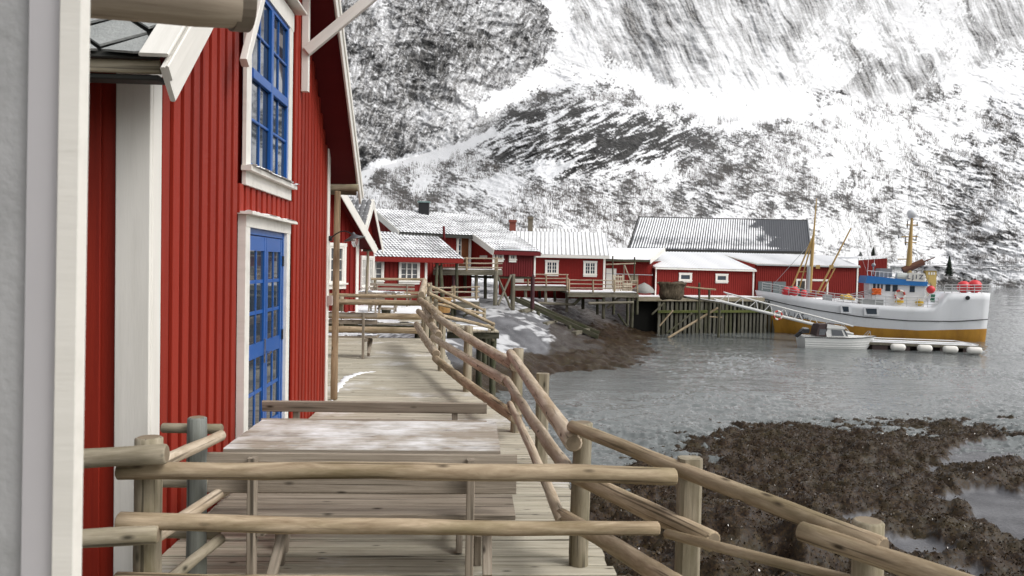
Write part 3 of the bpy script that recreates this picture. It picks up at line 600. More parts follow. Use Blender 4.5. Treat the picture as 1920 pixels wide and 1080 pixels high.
# ------------------------------------------------------------------ benches and tables
SNOWN = [0]
def snow_patch(name, x0, x1, y0, y1, z, label, thr=.1, sc=.35, th=.02, seed=None, parent=None, res=.009, wob=None):
    """lump of lying snow whose edge wanders; closed sheet with real thickness"""
    SNOWN[0] += 3; sd = SNOWN[0] if seed is None else seed
    nx = max(6, min(260, int((x1-x0)/res))); ny = max(5, min(160, int((y1-y0)/res))); X, Y = np.meshgrid(np.linspace(x0, x1, nx), np.linspace(y0, y1, ny))
    e = np.minimum(np.minimum(X-x0, x1-X)/(.18*(x1-x0)), np.minimum(Y-y0, y1-Y)/(.22*(y1-y0))); e = np.clip(e, 0, 1)
    h = fbm(X/sc, Y/sc, 4, sd) + .45*e - .35 - thr + .30*fbm(X/.07, Y/.018, 3, sd+2) + .16*fbm(X/.03, Y/.03, 2, sd+4)
    H = np.where(h > 0, np.minimum(h*.10, th), -.003) + .0012*fbm(X/.05, Y/.05, 2, sd+1) + z
    if wob is not None: H = H + wob(X, Y)
    Q = gridfaces(ny, nx); hv = h.ravel(); Q = Q[(hv[Q] > 0).any(1)]
    if len(Q) == 0: return
    V = np.stack([X, Y, H], -1).reshape(-1, 3); idx = np.unique(Q); mp = np.full(len(V), -1); mp[idx] = np.arange(len(idx))
    o = npmesh(name, V[idx], mp[Q], SNOW, parent)
    if parent is None: tag(o, label, 'snow', kind='stuff')
    return o
def make_bench(loc, L, hb, label, group, rz=0, boards=2):
    """slatted seat, two-board back, two legs with raking brace; local X along the bench, back at y=0, sitter faces +Y"""
    t_ = thing('bench', loc, label, 'bench', group, rz); M0 = WM[t_.name]
    def pk(name, p0, p1, wd, th, upv=(0, 0, 1), mat=BENCH):
        return plank(name, M0 @ Vector(p0), M0 @ Vector(p1), wd, th, mat, t_, (M0.to_3x3() @ Vector(upv)))
    h = L/2; zb = hb
    for k in range(boards):
        z = zb-.05-k*.152; pk('back_board', (-h, .0+.02*k, z), (h, .0+.02*k, z), .095, .030, (0, -1, .12))
    for k in range(4): pk('seat_slat', (-h+.004*k, .075+k*.108, .45), (h, .075+k*.108, .45), .098, .035)
    for s in (-1, 1):
        x = s*(h-.28)
        pk('leg', (x, -.045, 0), (x, -.045, zb-.02), .062, .05, (1, 0, 0)); pk('leg', (x+.056, .43, 0), (x+.056, .36, .43), .06, .05, (1, 0, 0))
        pk('seat_bearer', (x+.056, -.06, .395), (x+.056, .47, .395), .05, .07); pk('brace', (x+.112, -.03, .10), (x+.112, .40, .37), .05, .06, (1, 0, 0))
    return t_
def make_table(loc, L, D, h, label, group, rz=0, n=7):
    t_ = thing('table', loc, label, 'table', group, rz); M0 = WM[t_.name]
    def pk(name, p0, p1, wd, th, upv=(0, 0, 1), mat=BENCH): return plank(name, M0 @ Vector(p0), M0 @ Vector(p1), wd, th, mat, t_, (M0.to_3x3() @ Vector(upv)))
    p_ = D/n
    for k in range(n): pk('top_board', (-L/2+random.uniform(0, .006), -D/2+p_*(k+.5), h-.02), (L/2, -D/2+p_*(k+.5), h-.02), p_-.012, .04, mat=TTOP)
    for s in (-1, 1):
        x = s*(L/2-.33); pk('bearer', (x, -D/2+.06, h-.085), (x, D/2-.06, h-.085), .07, .088)
        for q in (-1, 1): pk('leg', (x+.06, q*(D/2-.10), 0), (x+.06, q*.12, h-.06), .09, .045, (1, 0, 0))
        pk('stretcher', (x+.10, -D/2+.16, .22), (x+.10, D/2-.16, .22), .035, .08)
    return t_
G1 = 'benches on the boardwalk'; G2 = 'tables on the boardwalk'
make_bench((-.635, 4.60, 0), 1.86, .85, 'weathered bench nearest the camera, its back just behind the front rails', G1)
make_table((-.715, 5.60, 0), 1.86, .96, .745, 'plank table with patches of snow between the two nearest benches', G2)
b2 = make_bench((-.82, 6.62, 0), 1.94, .80, 'bench on the far side of the nearest table, facing the camera', G1, math.pi)
make_bench((-2.75, 16.0, 0), 1.55, .97, 'bench with snow on its boards by the wooden pole', G1, 0)
def snow_ridge(pts, r, label):
    V = []; Fc = []; n = 40; m_ = 9; P_ = [Vector(p) for p in pts]
    for i in range(n+1):
        f = i/n*(len(P_)-1); k = min(int(f), len(P_)-2); q = P_[k].lerp(P_[k+1], f-k); d = (P_[k+1]-P_[k]).normalized(); sd_ = Vector((-d.y, d.x, 0)); w_ = r*math.sin(math.pi*(i+.5)/(n+1))**.5*(1+.35*math.sin(i*1.9)+.2*math.sin(i*.7))
        for j in range(m_): a = math.pi*j/(m_-1); V.append(q+sd_*(w_*math.cos(a)*(1+random.uniform(-.15, .15)))+Vector((0, 0, .002+.35*w_*math.sin(a))))
    for i in range(n):
        for j in range(m_-1): Fc.append((i*m_+j, i*m_+j+1, (i+1)*m_+j+1, (i+1)*m_+j))
    tag(mesh('snow', V, Fc, SNOW, None, None, True), label, 'snow', kind='stuff')
snow_ridge([on(622, 752, 0), on(632, 728, 0), on(650, 709, 0), on(676, 700, 0), on(704, 697, 0)], .06, 'curved ridge of snow on the boards at the foot of the pole')
snow_patch('snow', -3.5, -2.0, 16.05, 16.5, .47, 'strip of snow along the seat of the bench by the pole', -.35, .4, .02, 3)
for z in (.972, .82): snow_patch('snow', -3.5, -2.0, 15.97, 16.05, z, 'thin line of snow on the back board of the bench by the pole', -.5, .4, .012, 4, res=.01)
# ------------------------------------------------------------------ the near red cabin
XB = -1.70                                   # plane of the barge boards
ZE, ZR, Y0E, Y1E, YR = 3.13, 6.66, 4.33, 11.55, 7.94   # eave height, ridge height, near/far eave, ridge line
SL = (ZR-ZE)/(YR-Y0E)
cab = thing('red_cabin', (-4, 8, 0), 'near tall red cabin with blue door and blue window, its gable to the boardwalk', 'cabin')
def roof_z(y): return ZE + SL*min(y-Y0E, Y1E-y)
YA, YB = 5.02, 11.05
gw = MB().prism([(WX-.05, YA, -.1), (WX-.05, YB, -.1), (WX-.05, YB, roof_z(YB)-.12), (WX-.05, YR, ZR-.12), (WX-.05, YA, roof_z(YA)-.12)], (-.12, 0, 0)).build('gable_wall', RED, cab)
sw = MB().box((-9, YA+.02, -.4), (WX-.17, YA+.12, roof_z(YA)-.1)).build('side_wall', RED, cab)
MB().box((-9, YB-.12, -.4), (WX-.17, YB-.02, roof_z(YB)-.1)).build('rear_wall', RED, cab)
# vertical boards: under boards and proud over boards; openings left for door and window
OPEN = [(6.93, 8.86, -.2, 2.43), (6.98, 8.92, 2.69, 4.80)]
def segs(y0, y1, zt):
    s = [(-.06, zt)]
    for a, b, c, d in OPEN:
        if y1 > a+.01 and y0 < b-.01:
            n = []
            for p_, q in s:
                if d <= p_ or c >= q: n.append((p_, q))
                else:
                    if c-p_ > .03: n.append((p_, c))
                    if q-d > .03: n.append((d, q))
            s = n
    return s
y = YA + .10; k = 0; PB = .187
while y < YB-.05:
    for ya, yb, x0, th, nm in ((y-.025, y+.105, WX-.038, .018, 'under_board'), (y+.082, y+.198, WX-.006, .030, 'over_board')):
        yb = min(yb, YB-.02); yc = (ya+yb)/2; zt = roof_z(yc)-.14
        if yb-ya < .02: continue
        for z0, z1 in segs(ya, yb, zt):
            plank(nm, (x0, yc, z0), (x0, yc, z1), yb-ya, th, RED, gw, upv=(1, 0, 0), bev=.004)
    y += PB
x = WX-.27; 
while x > -4.2:       # side wall faces the camera
    plank('under_board', (x, YA+.008, -.4), (x, YA+.008, roof_z(YA)-.16), .12, .02, RED, sw, upv=(0, -1, 0), bev=.004)
    plank('over_board', (x-.10, YA-.014, -.4), (x-.10, YA-.014, roof_z(YA)-.16), .145, .022, RED, sw, upv=(0, -1, 0), bev=.004); x -= .20
# corner boards
plank('corner_board', (WX+.012, YA+.055, -.3), (WX+.012, YA+.055, roof_z(YA)-.12), .135, .03, WHITE, cab, upv=(1, 0, 0))
plank('corner_board', (WX-.085, YA-.034, -.4), (WX-.085, YA-.034, roof_z(YA)-.12), .22, .03, WHITE, cab, upv=(0, -1, 0))
plank('corner_board', (WX+.012, YB-.05, -.05), (WX+.012, YB-.05, 4.02), .13, .03, WHITE, cab, upv=(1, 0, 0))
# roof planes, soffit, barge boards
SLATE = None
mt, t, p = nodes('lichen_slate'); SLATE = mt
v = coords(t); n1 = noise(t, v, 3.5, 6, .7); n2 = noise(t, v, 40, 4, .7); c = mixc(t, n2.outputs[0], ramp(t, n1.outputs[0], [(.3, (.20, .215, .21)), (.7, (.42, .43, .42))]).outputs[0], (.36, .37, .36))
t.links.new(c, p.inputs['Base Color']); p.inputs['Roughness'].default_value = .95; p.inputs['Specular IOR Level'].default_value = .1; bump(t, p, n2.outputs[0], .8, .012)
def slope_pt(x, s, near=True, off=0):
    """s metres up the slope from the eave"""
    cs, sn = 1/math.hypot(1, SL), SL/math.hypot(1, SL)
    yy = Y0E + s*cs if near else Y1E - s*cs
    return Vector((x, yy - off*sn if near else yy + off*sn, ZE + s*sn + off*cs))
LEN = math.hypot(YR-Y0E, ZR-ZE)
for near in (True, False):
    rp = MB(); a, b, c_, d_ = (slope_pt(XB-.05, 0, near, -.02), slope_pt(-9, 0, near, -.02), slope_pt(-9, LEN, near, -.02), slope_pt(XB-.05, LEN, near, -.02))
    n_ = slope_pt(0, 0, near, -.06)-slope_pt(0, 0, near, 0)
    r = rp.prism([a, b, c_, d_], n_).build('roof_slope', MAROON, cab)
    MB().prism([slope_pt(XB-.05, -.03, near, -.012), slope_pt(-9, -.03, near, -.012), slope_pt(-9, LEN, near, -.012), slope_pt(XB-.05, LEN, near, -.012)], slope_pt(0, 0, near, .012)-slope_pt(0, 0, near, 0)).build('roofing_felt', TAR, r)
    if near:   # big diamond slates, each lapped over the two below it
        D = .40; row = 0; s = -.22
        while s < 2.6:
            x = XB-.17 - (D*.5 if row % 2 else 0)
            while x > -4.6:
                dz = random.uniform(0, .004); cl_ = lambda q_: max(q_, -.05)
                q = [slope_pt(min(x+.475*D, XB-.02), cl_(s+D*.54), True, .012+dz), slope_pt(x, s+D*1.00, True, .004+dz), slope_pt(x-.475*D, cl_(s+D*.54), True, .012+dz), slope_pt(x, cl_(s+D*.07), True, .030+dz)]
                if s+D*.54 <= -.04: q = [slope_pt(x+.475*D*.5, -.05, True, .02), slope_pt(x, s+D*1.0, True, .004), slope_pt(x-.475*D*.5, -.05, True, .02)]
                th = slope_pt(0, 0, True, .014)-slope_pt(0, 0, True, 0)
                MB().prism(q, th).build('slate', SLATE, r); x -= D*1.0
            s += D*.52; row += 1
    else:
        MB().prism([slope_pt(XB, -.02, False, .01), slope_pt(-9, -.02, False, .01), slope_pt(-9, LEN, False, .01), slope_pt(XB, LEN, False, .01)], slope_pt(0, 0, False, .03)-slope_pt(0, 0, False, 0)).build('snow_cover', SNOW, r)
    # barge board: deep face board, a moulding and a cap
    for nm, xo, wd, th, off in (('barge_board', 0, .030, .215, -.105), ('barge_board', .024, .018, .09, -.035), ('barge_cap', -.055, .16, .022, .040)):
        plank(nm, slope_pt(XB+xo, -.13 if nm == 'barge_board' else -.07, near, off), slope_pt(XB+xo, LEN+.05, near, off), wd, th, WHITE, cab, upv=slope_pt(0, 0, near, 1)-slope_pt(0, 0, near, 0))
plank('eave_board', (XB-.06, Y0E+.03, ZE-.06), (-9, Y0E+.03, ZE-.06), .03, .075, POST, cab); plank('eave_board', (XB-.08, Y0E+.10, ZE-.115), (-9, Y0E+.10, ZE-.115), .12, .03, TAR, cab)
plank('eave_board', (XB-.06, Y1E-.03, ZE-.06), (-9, Y1E-.03, ZE-.06), .03, .10, POST, cab)
# brackets under the overhang
P = at
q = P(571, 172, 9.2); plank('bracket_post', (WX+.06, 9.2, q.z), (WX+.06, 9.2, q.z+1.9), .075, .085, WHITE, cab, upv=(1, 0, 0))
plank('bracket_brace', (WX+.08, 9.16, P(576, 98, 9.2).z), (P(800, -88, 9.2).x, 9.16, P(800, -88, 9.2).z), .07, .115, WHITE, cab, upv=(0, 0, 1))
plank('bracket_brace', P(458, 118, 6.35), P(494, -25, 6.95), .085, .06, WHITE, cab, upv=(1, 0, 0))
# purlin end at the far eave and the prop under it
log('purlin', P(600, 352, 11.15), P(672, 352, 11.15), .052, .052, POST, cab, .002, capm=LOGEND)
pp = thing('wooden_pole', (-2.0, 11.1, 0), 'tall slim round wooden pole standing at the far corner of the near cabin', 'pole')
log('shaft', P(626, 749, 11.1), P(633, 358, 11.1), .052, .044, timber('pole_wood', (.24, .165, .10), (.40, .29, .18), (.15, .10, .06), .6, .0, 1.2, 16), pp, .004, capm=LOGEND)
# ---- windows and doors (generic)
def opening(name, parent, o, ex, n, w_, h, cols, rows, fmat=WHITE, tmat=WHITE, trim=.11, sill=True, mull=1, fr=.055, mun=.022, pane=PANE, depth=.05, head=.0, label=None):
    """frame part with panes, glazing bars, trim and sill as its pieces. o: lower left corner on the wall, ex: along, n: outward"""
    o, ex, n, ez = Vector(o), Vector(ex).normalized(), Vector(n).normalized(), Vector((0, 0, 1))
    if parent is not cab: o = o + n*.035
    def bx(mb, a0, a1, b0, b1, d0, d1):
        pts = [o+ex*a+ez*b+n*d for d in (d0, d1) for a, b in ((a0, b0), (a1, b0), (a1, b1), (a0, b1))]; mb.add(pts, BOXF); return mb
    f = MB(); bx(f, 0, fr, 0, h, -.06, depth); bx(f, w_-fr, w_, 0, h, -.06, depth); bx(f, fr, w_-fr, 0, fr, -.06, depth-.003); bx(f, fr, w_-fr, h-fr, h, -.06, depth-.003)
    for k in range(1, mull): c = fr+(w_-2*fr)*k/mull; bx(f, c-fr*.6, c+fr*.6, fr, h-fr, -.05, depth-.005)
    F_ = f.build(name, fmat, parent); 
    if label: F_['label'] = label
    cw = (w_-2*fr)/mull; npane = cols//mull
    for m_ in range(mull):
        x0 = fr+cw*m_+(fr*.6 if m_ else 0); x1 = fr+cw*(m_+1)-(fr*.6 if m_ < mull-1 else 0)
        for k in range(1, npane): c = x0+(x1-x0)*k/npane; bx(MB(), c-mun/2, c+mun/2, fr, h-fr, -.02, min(.008, depth-.012)).build('glazing_bar', fmat, F_)
        for k in range(1, rows): c = fr+(h-2*fr)*k/rows; bx(MB(), x0, x1, c-mun/2, c+mun/2, -.02, min(.006, depth-.014)).build('glazing_bar', fmat, F_)
        for i in range(npane):
            for j in range(rows):
                a0 = x0+(x1-x0)*i/npane; a1 = x0+(x1-x0)*(i+1)/npane; b0 = fr+(h-2*fr)*j/rows; b1 = fr+(h-2*fr)*(j+1)/rows
                bx(MB(), a0, a1, b0, b1, -.012, -.006+random.uniform(0, .001)).build('pane', pane, F_)
    if trim:
        for nm, a in (('trim', (-trim, 0, -.0, h, 0, depth+.012)), ('trim', (w_, w_+trim, 0, h, 0, depth+.012)), ('trim', (-trim-.02, w_+trim+.02, h, h+trim+head, 0, depth+.016))): bx(MB(), *a).build(nm, tmat, F_)
        if sill: bx(MB(), -trim-.03, w_+trim+.03, -.045, 0, 0, depth+.07).build('sill', tmat, F_); bx(MB(), -trim, w_+trim, -.17, -.045, 0, depth+.012).build('trim', tmat, F_)
    return F_
EY = (0, 1, 0); EXN = (1, 0, 0)
# big blue window: two wide sashes below and above a transom
wd_ = opening('window', cab, (WX, 7.12, 2.86), EY, EXN, 1.42, 1.72, 4, 2, BLUE, WHITE, .15, True, 2, .048, .018, PANE, .022, .05, label='tall blue-framed window with white trim')
F_ = wd_
plank('transom', (WX+.016, 7.17, 3.74), (WX+.016, 8.49, 3.74), .04, .095, BLUE, F_); plank('mullion', (WX+.018, 7.83, 2.92), (WX+.018, 7.83, 4.52), .07, .042, BLUE, F_, upv=(1, 0, 0))
for z in (3.32, 4.15): plank('glazing_bar', (WX+.002, 7.17, z), (WX+.002, 8.49, z), .024, .03, BLUE, F_)
plank('head_cap', (WX+.06, 6.94, 4.845), (WX+.06, 8.90, 4.845), .16, .03, WHITE, F_)
snow_patch('snow', WX+.02, WX+.125, 6.97, 8.72, 2.862, 'thin snow on the sill of the blue window', -.5, .4, .012, 6, res=.012)
# blue double door
dr = MB().box((WX-.06, 7.07, .03), (WX+.018, 7.12, 2.31)).box((WX-.06, 8.40, .03), (WX+.018, 8.45, 2.31)).box((WX-.06, 7.12, 2.25), (WX+.016, 8.40, 2.31)).box((WX-.06, 7.12, .03), (WX+.016, 8.40, .07)).build('door', BLUE, cab)
for a, b in ((7.13, 7.755), (7.765, 8.39)):
    lf = MB()
    lf.box((WX-.03, a, .08), (WX+.014, a+.065, 2.24)).box((WX-.03, b-.065, .08), (WX+.014, b, 2.24)).box((WX-.03, a+.065, 2.10), (WX+.012, b-.065, 2.24)).box((WX-.03, a+.065, .08), (WX+.012, b-.065, .34)).box((WX-.03, a+.065, 1.06), (WX+.012, b-.065, 1.20))
    c = (a+b)/2; lf.box((WX-.02, c-.014, .34), (WX+.005, c+.014, 1.06)).box((WX-.02, c-.014, 1.20), (WX+.005, c+.014, 2.10))
    for z in (.72, 1.50, 1.80): lf.box((WX-.018, a+.065, z-.017), (WX+.003, b-.065, z+.017))
    lf.build('door_leaf', BLUE, dr)
    for y0, y1 in ((a+.065, c-.014), (c+.014, b-.065)):
        for z0, z1 in ((.34, .703), (.737, 1.06), (1.20, 1.483), (1.517, 1.783), (1.817, 2.10)): MB().box((WX-.010, y0, z0), (WX-.004, y1, z1)).build('pane', PANE, dr)
MB().box((WX+.013, 7.70, .98), (WX+.023, 7.735, 1.22)).box((WX+.02, 7.71, 1.08), (WX+.085, 7.725, 1.10)).box((WX+.075, 7.63, 1.08), (WX+.09, 7.725, 1.10)).build('handle', paint('chrome', (.7, .7, .7), .2, metal=1), dr)
for z in (.35, 1.15, 1.95): MB().tube((WX+.022, 8.40, z), (WX+.022, 8.40, z+.11), .012).build('hinge', BLACK, dr)
for a, b, c_, d_ in ((6.93, 7.07, -.02, 2.31), (8.45, 8.60, -.02, 2.31)): MB().box((WX-.02, a, c_), (WX+.05, b, d_)).build('door_trim', WHITE, dr)
MB().box((WX-.02, 6.93, 2.31), (WX+.055, 8.60, 2.42)).build('door_trim', WHITE, dr); MB().box((WX-.02, 6.89, 2.42), (WX+.12, 8.64, 2.445)).build('door_cap', WHITE, dr)
snow_patch('snow', WX+.0, WX+.115, 6.9, 8.63, 2.446, 'thin snow on the cap over the blue door', -.5, .4, .01, 9, res=.012)
MB().box((WX, 6.98, .0), (WX+.28, 8.55, .05)).build('door_step', POST, cab)
for z0 in (): pass
# dark interior so the panes are not backed by daylight
# small grey socket box on the corner board
sk = MB().box((WX+.03, 10.93, P(607, 572, 11).z), (WX+.09, 11.04, P(607, 554, 11).z)).build('socket_box', paint('box_grey', (.5, .42, .38), .5), cab)
# swan-neck lamp on the far corner
lm = thing('wall_lamp', (WX+.05, 11.0, 2.3), 'dark metal swan-neck lamp with clear bulb on the cabin corner', 'lamp')
a = P(610, 447, 11.0)
MB().tube((WX-.0, 11.0, a.z), (WX+.07, 11.0, a.z), .042, .036, 12).build('wall_plate', BLACK, lm)
pts = [Vector((WX+.05+.34*s, 10.98-.05*s, a.z+.12*math.sin(s*2.6)-.02*s)) for s in np.linspace(0, 1, 12)]
MB().path(pts, .009, 8).build('arm', BLACK, lm)
h = pts[-1]; sh = []; rg = []
mbs = MB(); n = 20; prof = [(.02, .05), (.03, .02), (.055, .0), (.16, -.045), (.158, -.05), (.05, -.008), (.0, -.005)]; v = []; f = []
tl = Matrix.Translation(h) @ Matrix.Rotation(rad(-14), 4, 'Y')
for r_, z_ in prof:
    for k in range(n): v.append(tl @ Vector((r_*math.cos(6.2832*k/n), r_*math.sin(6.2832*k/n), z_)))
for i in range(len(prof)-1):
    for k in range(n): f.append((i*n+k, i*n+(k+1) % n, (i+1)*n+(k+1) % n, (i+1)*n+k))
mbs.add(v, f).build('lamp_shade', paint('lamp_metal', (.10, .105, .115), .45, metal=.4), lm, True)
gl, t, p = nodes('clear_glass'); p.inputs['Base Color'].default_value = (.9, .92, .9, 1); p.inputs['Transmission Weight'].default_value = .75; p.inputs['Roughness'].default_value = .05; p.inputs['IOR'].default_value = 1.2
MB().ball(tl @ Vector((0, 0, -.085)), .055, 14, (1, 1, 1.5)).build('bulb_glass', gl, lm, True)
# ------------------------------------------------------------------ the porch the photographer stands on
po = thing('porch', (-.8, 1.2, -.4), 'out-of-focus grey and white porch corner at the left edge, round log beam above', 'porch')
def strip(nm, x0, x1, Y, th, mat): 
    a, b, c_, d_ = P(x0+4, -60, Y), P(x1+4, -60, Y), P(x1-14, 1140, Y), P(x0-14, 1140, Y)
    return MB().prism([a, b, c_, d_], (0, th, 0)).build(nm, mat, po)
strip('white_edge', 110, 148, 1.30, .032, WHITE); strip('grey_board', 52, 109.5, 1.31, .03, paint('lilac_grey', (.50, .485, .50), .6, .1, 1, .2)); strip('grey_wall', -500, 51.5, 1.32, .05, GREYP)
lg = log('beam', P(60, -50, 2.05), P(448, -12, 2.28), .105, .100, timber('beam_log', (.27, .22, .17), (.47, .40, .32), (.19, .15, .11), .5, 0, 1.1, 9), po, .0, seg=28, capm=LOGEND)
MB().tube(P(430, -14, 2.275), P(462, -11, 2.30), .108, .108, 28).build('beam_cap', paint('cap_wood', (.20, .165, .13), .6, .2, 5), po)

MB().box((-7, -5, -1), (-.97, 1.20, 3.0)).build('house_wall', GREYP, po)
MB().prism([(-7, -5, 3.15), (1.2, -5, 3.15), (1.2, -1.6, 3.05), (-7, -1.6, 3.05)], (0, 0, .14)).build('porch_roof', PILE, po)
MB().box((-.96, -5, .30), (2.2, 2.6, .40)).build('porch_floor', DECK, po)
# ------------------------------------------------------------------ other buildings
V3 = Vector
def tile_mat(name, dark, light):
    mt, t, p = nodes(name); v = coords(t, (1, 1, 1), False); n = noise(t, v, 2.2, 4); n2 = noise(t, v, 14, 3)
    a_ = N(t, 'ShaderNodeAttribute', attribute_name='snow')
    ad = N(t, 'ShaderNodeMath', operation='MULTIPLY_ADD'); ad.inputs[1].default_value = .4; t.links.new(n.outputs[0], ad.inputs[0]); t.links.new(a_.outputs['Fac'], ad.inputs[2])
    ad2 = N(t, 'ShaderNodeMath', operation='MULTIPLY_ADD'); ad2.inputs[1].default_value = .4; t.links.new(n2.outputs[0], ad2.inputs[0]); t.links.new(ad.outputs[0], ad2.inputs[2])
    r = ramp(t, ad2.outputs[0], [(.53, (0, 0, 0)), (.74, (1, 1, 1))])
    t.links.new(mixc(t, r.outputs[0], ramp(t, n2.outputs[0], [(.3, dark), (.7, light)]).outputs[0], (.84, .845, .86)), p.inputs['Base Color']); p.inputs['Roughness'].default_value = .75; return mt
TILE = tile_mat('snowy_tiles', (.10, .10, .105), (.22, .22, .225)); CORR = tile_mat('snowy_corrugated', (.30, .29, .29), (.42, .41, .40)); DARKM = tile_mat('dark_corrugated', (.055, .058, .068), (.085, .09, .10))
def sheet(name, A, B, Cc, D, parent, kind, mat, th=.05, bias=0, keep=None):
    """roof covering between ridge A-B and eave D-C with real tiles or ribs"""
    A, B, Cc, D = (np.array(p[:], float) for p in (A, B, Cc, D)); L = np.linalg.norm(B-A); S = np.linalg.norm(D-A)
    nrm = np.cross(D-A, B-A); nrm /= np.linalg.norm(nrm); nrm *= np.sign(nrm[2])
    if kind == 'tile': nu, ns, pu, ps = int(L/.21)*6, int(S/.29)*5, .21, .29
    elif kind == 'rib': nu, ns, pu, ps = int(L/.30)*6, 12, .30, 99
    else: nu, ns, pu, ps = 40, 16, 99, 99
    nu = min(nu, 1400); u = np.linspace(0, 1, nu+1); s = np.linspace(0, 1, ns+1); U, S_ = np.meshgrid(u, s)
    fu = (U*L/pu) % 1; fs = (S_*S/ps) % 1
    if kind == 'tile': h = .035*np.sin(np.pi*fu)**2 + .05*fs; sn = .40*(1-np.sin(np.pi*fu)) + .30*(1-fs) - .07
    elif kind == 'rib': h = .045*np.clip(np.abs(fu-.5)*-6+1.2, 0, 1); sn = .55 - .8*np.clip(np.abs(fu-.5)*-5+1.35, 0, 1)
    else: h = .03 + .02*fbm(U*L/1.5, S_*S/1.5, 3, 4); sn = np.ones_like(U)
    sn = sn + bias + .12*fbm(U*L/2.0, S_*S/1.2, 3, 14)
    if keep is not None: sn = sn + keep(U, S_)
    W1 = (A + (B-A)*U[..., None])*(1-S_[..., None]) + (D + (Cc-D)*U[..., None])*S_[..., None] + nrm*(h[..., None]+th)
    Vv = W1.reshape(-1, 3); Q = gridfaces(ns+1, nu+1)
    o = npmesh(name, Vv, Q, mat, parent, smooth=(kind != 'rib'), attr={'snow': sn.ravel()})
    if kind == 'tile': tag(o, kind='stuff')
    return o
def wall(parent, poly, mat=REDF, inward=(0, 0, 0), clad=.2, name='wall'):
    """poly: corners counter-clockwise seen from outside; clad: batten spacing in metres"""
    P_ = [V3(p) for p in poly]; ex = (P_[1]-P_[0]); ex.z = 0; ex.normalize(); n = ex.cross(V3((0, 0, 1)))
    o = MB().prism(P_, -n*.12).build(name, mat, parent)
    if clad:
        mb = MB(); L = max((p-P_[0]).dot(ex) for p in P_); x = .08
        while x < L-.05:
            zs = []
            m_ = len(P_)
            for i in range(m_):
                a, b = P_[i], P_[(i+1) % m_]; xa, xb = (a-P_[0]).dot(ex), (b-P_[0]).dot(ex)
                if (xa-x)*(xb-x) < 0: zs.append(a.z+(b.z-a.z)*(x-xa)/(xb-xa))
            if len(zs) >= 2:
                c = P_[0]+ex*x; z0, z1 = min(zs), max(zs); a = V3((c.x, c.y, 0)); h_ = clad*.27
                mb.add([a-ex*h_+V3((0, 0, z0)), a+ex*h_+V3((0, 0, z0)), a+ex*h_+n*.028+V3((0, 0, z0)), a-ex*h_+n*.028+V3((0, 0, z0)), a-ex*h_+V3((0, 0, z1)), a+ex*h_+V3((0, 0, z1)), a+ex*h_+n*.028+V3((0, 0, z1)), a-ex*h_+n*.028+V3((0, 0, z1))], BOXF)
            x += clad
        if mb.v: tag(mb.build('cladding', mat, o), kind='stuff')
    return o, ex, n
def bar(parent, name, p0, p1, w_, t_, mat, upv=(0, 0, 1)): return plank(name, p0, p1, w_, t_, mat, parent, upv, .01)
def gable_cabin(label, tip, g, half, pitch, base, depth, ov=.38, roofmat=TILE, wins=(), bmat=WHITE, rbias=0):
    """gable faces n; tip: barge end at the far eave; g: along the gable, away from the camera"""
    g = V3(g).normalized(); n = V3((g.y, -g.x, 0)); tip = V3(tip); t_ = thing('red_cabin', (tip.x, tip.y, base), label, 'cabin', 'cabins along the boardwalk')
    rd = tip - g*half; rd.z = tip.z + half*pitch; nt_ = tip - g*2*half
    wf = tip - g*.4 - n*ov; wn = nt_ + g*.4 - n*ov; wr = rd - n*ov; zt = tip.z+.4*pitch-.08
    w_, ex, nn = wall(t_, [(wn.x, wn.y, base), (wf.x, wf.y, base), (wf.x, wf.y, zt), (wr.x, wr.y, rd.z-.1), (wn.x, wn.y, zt)], name='gable_wall')
    wall(t_, [(wf.x, wf.y, base), tuple((wf-n*depth).xy)+(base,), tuple((wf-n*depth).xy)+(zt-.1,), (wf.x, wf.y, zt-.1)], name='side_wall')
    wall(t_, [tuple((wn-n*depth).xy)+(base,), (wn.x, wn.y, base), (wn.x, wn.y, zt-.1), tuple((wn-n*depth).xy)+(zt-.1,)], name='side_wall')
    bar(t_, 'corner_board', V3((wf.x, wf.y, base))+n*.035-g*.06, V3((wf.x, wf.y, zt-.05))+n*.035-g*.06, .13, .04, bmat, n)
    for e in (tip, nt_):
        mb = MB(); m_ = MB().prism([e-n*.03, rd-n*.03, rd-n*depth, e-n*depth], (0, 0, -.08)).build('roof_slope', MAROON, t_)
        sheet('roof_tiles', rd-n*.05, rd-n*depth, e-n*depth, e-n*.05, m_, 'tile', roofmat, .03, rbias)
        bar(t_, 'barge_board', e+V3((0, 0, -.14)), rd+V3((0, 0, -.12)), .03, .24, bmat); bar(t_, 'barge_cap', e-n*.05+V3((0, 0, .03)), rd-n*.05+V3((0, 0, .05)), .13, .03, bmat)
    for s0, w0, z0, h0, c_, r_ in wins:
        o = wf - g*(s0+w0); o.z = z0; opening('window', t_, o, g, n, w0, h0, c_, r_, WHITE, WHITE, .10, True, 2, .06, .03, PANEL, .04)
    return t_, wf, n, g
LV2 = .35                                   # second terrace
c2, wf2, n2_, g2_ = gable_cabin('second red cabin behind the pole, white-framed window beside its white corner board', (-2.9, 23, 2.5), (.5, .866, 0), 3.4, 1.0, LV2-.2, 7, wins=[(.72, 1.15, 1.42, 1.05, 4, 3)])
c3, wf3, n3_, g3_ = gable_cabin('third red cabin, narrow steep gable seen edge-on beyond the second one', (-3.75, 32, 2.66), (.11, .99, 0), 1.78, 1.02, LV2-.3, 6, ov=.3, rbias=-.35, wins=[(.35, .6, 1.1, 1.1, 2, 3), (1.5, .6, 1.1, 1.1, 2, 3)])
p2 = thing('wooden_pole', (-3.1, 23, LV2), 'thin dark pole propping the eave of the second cabin', 'pole')
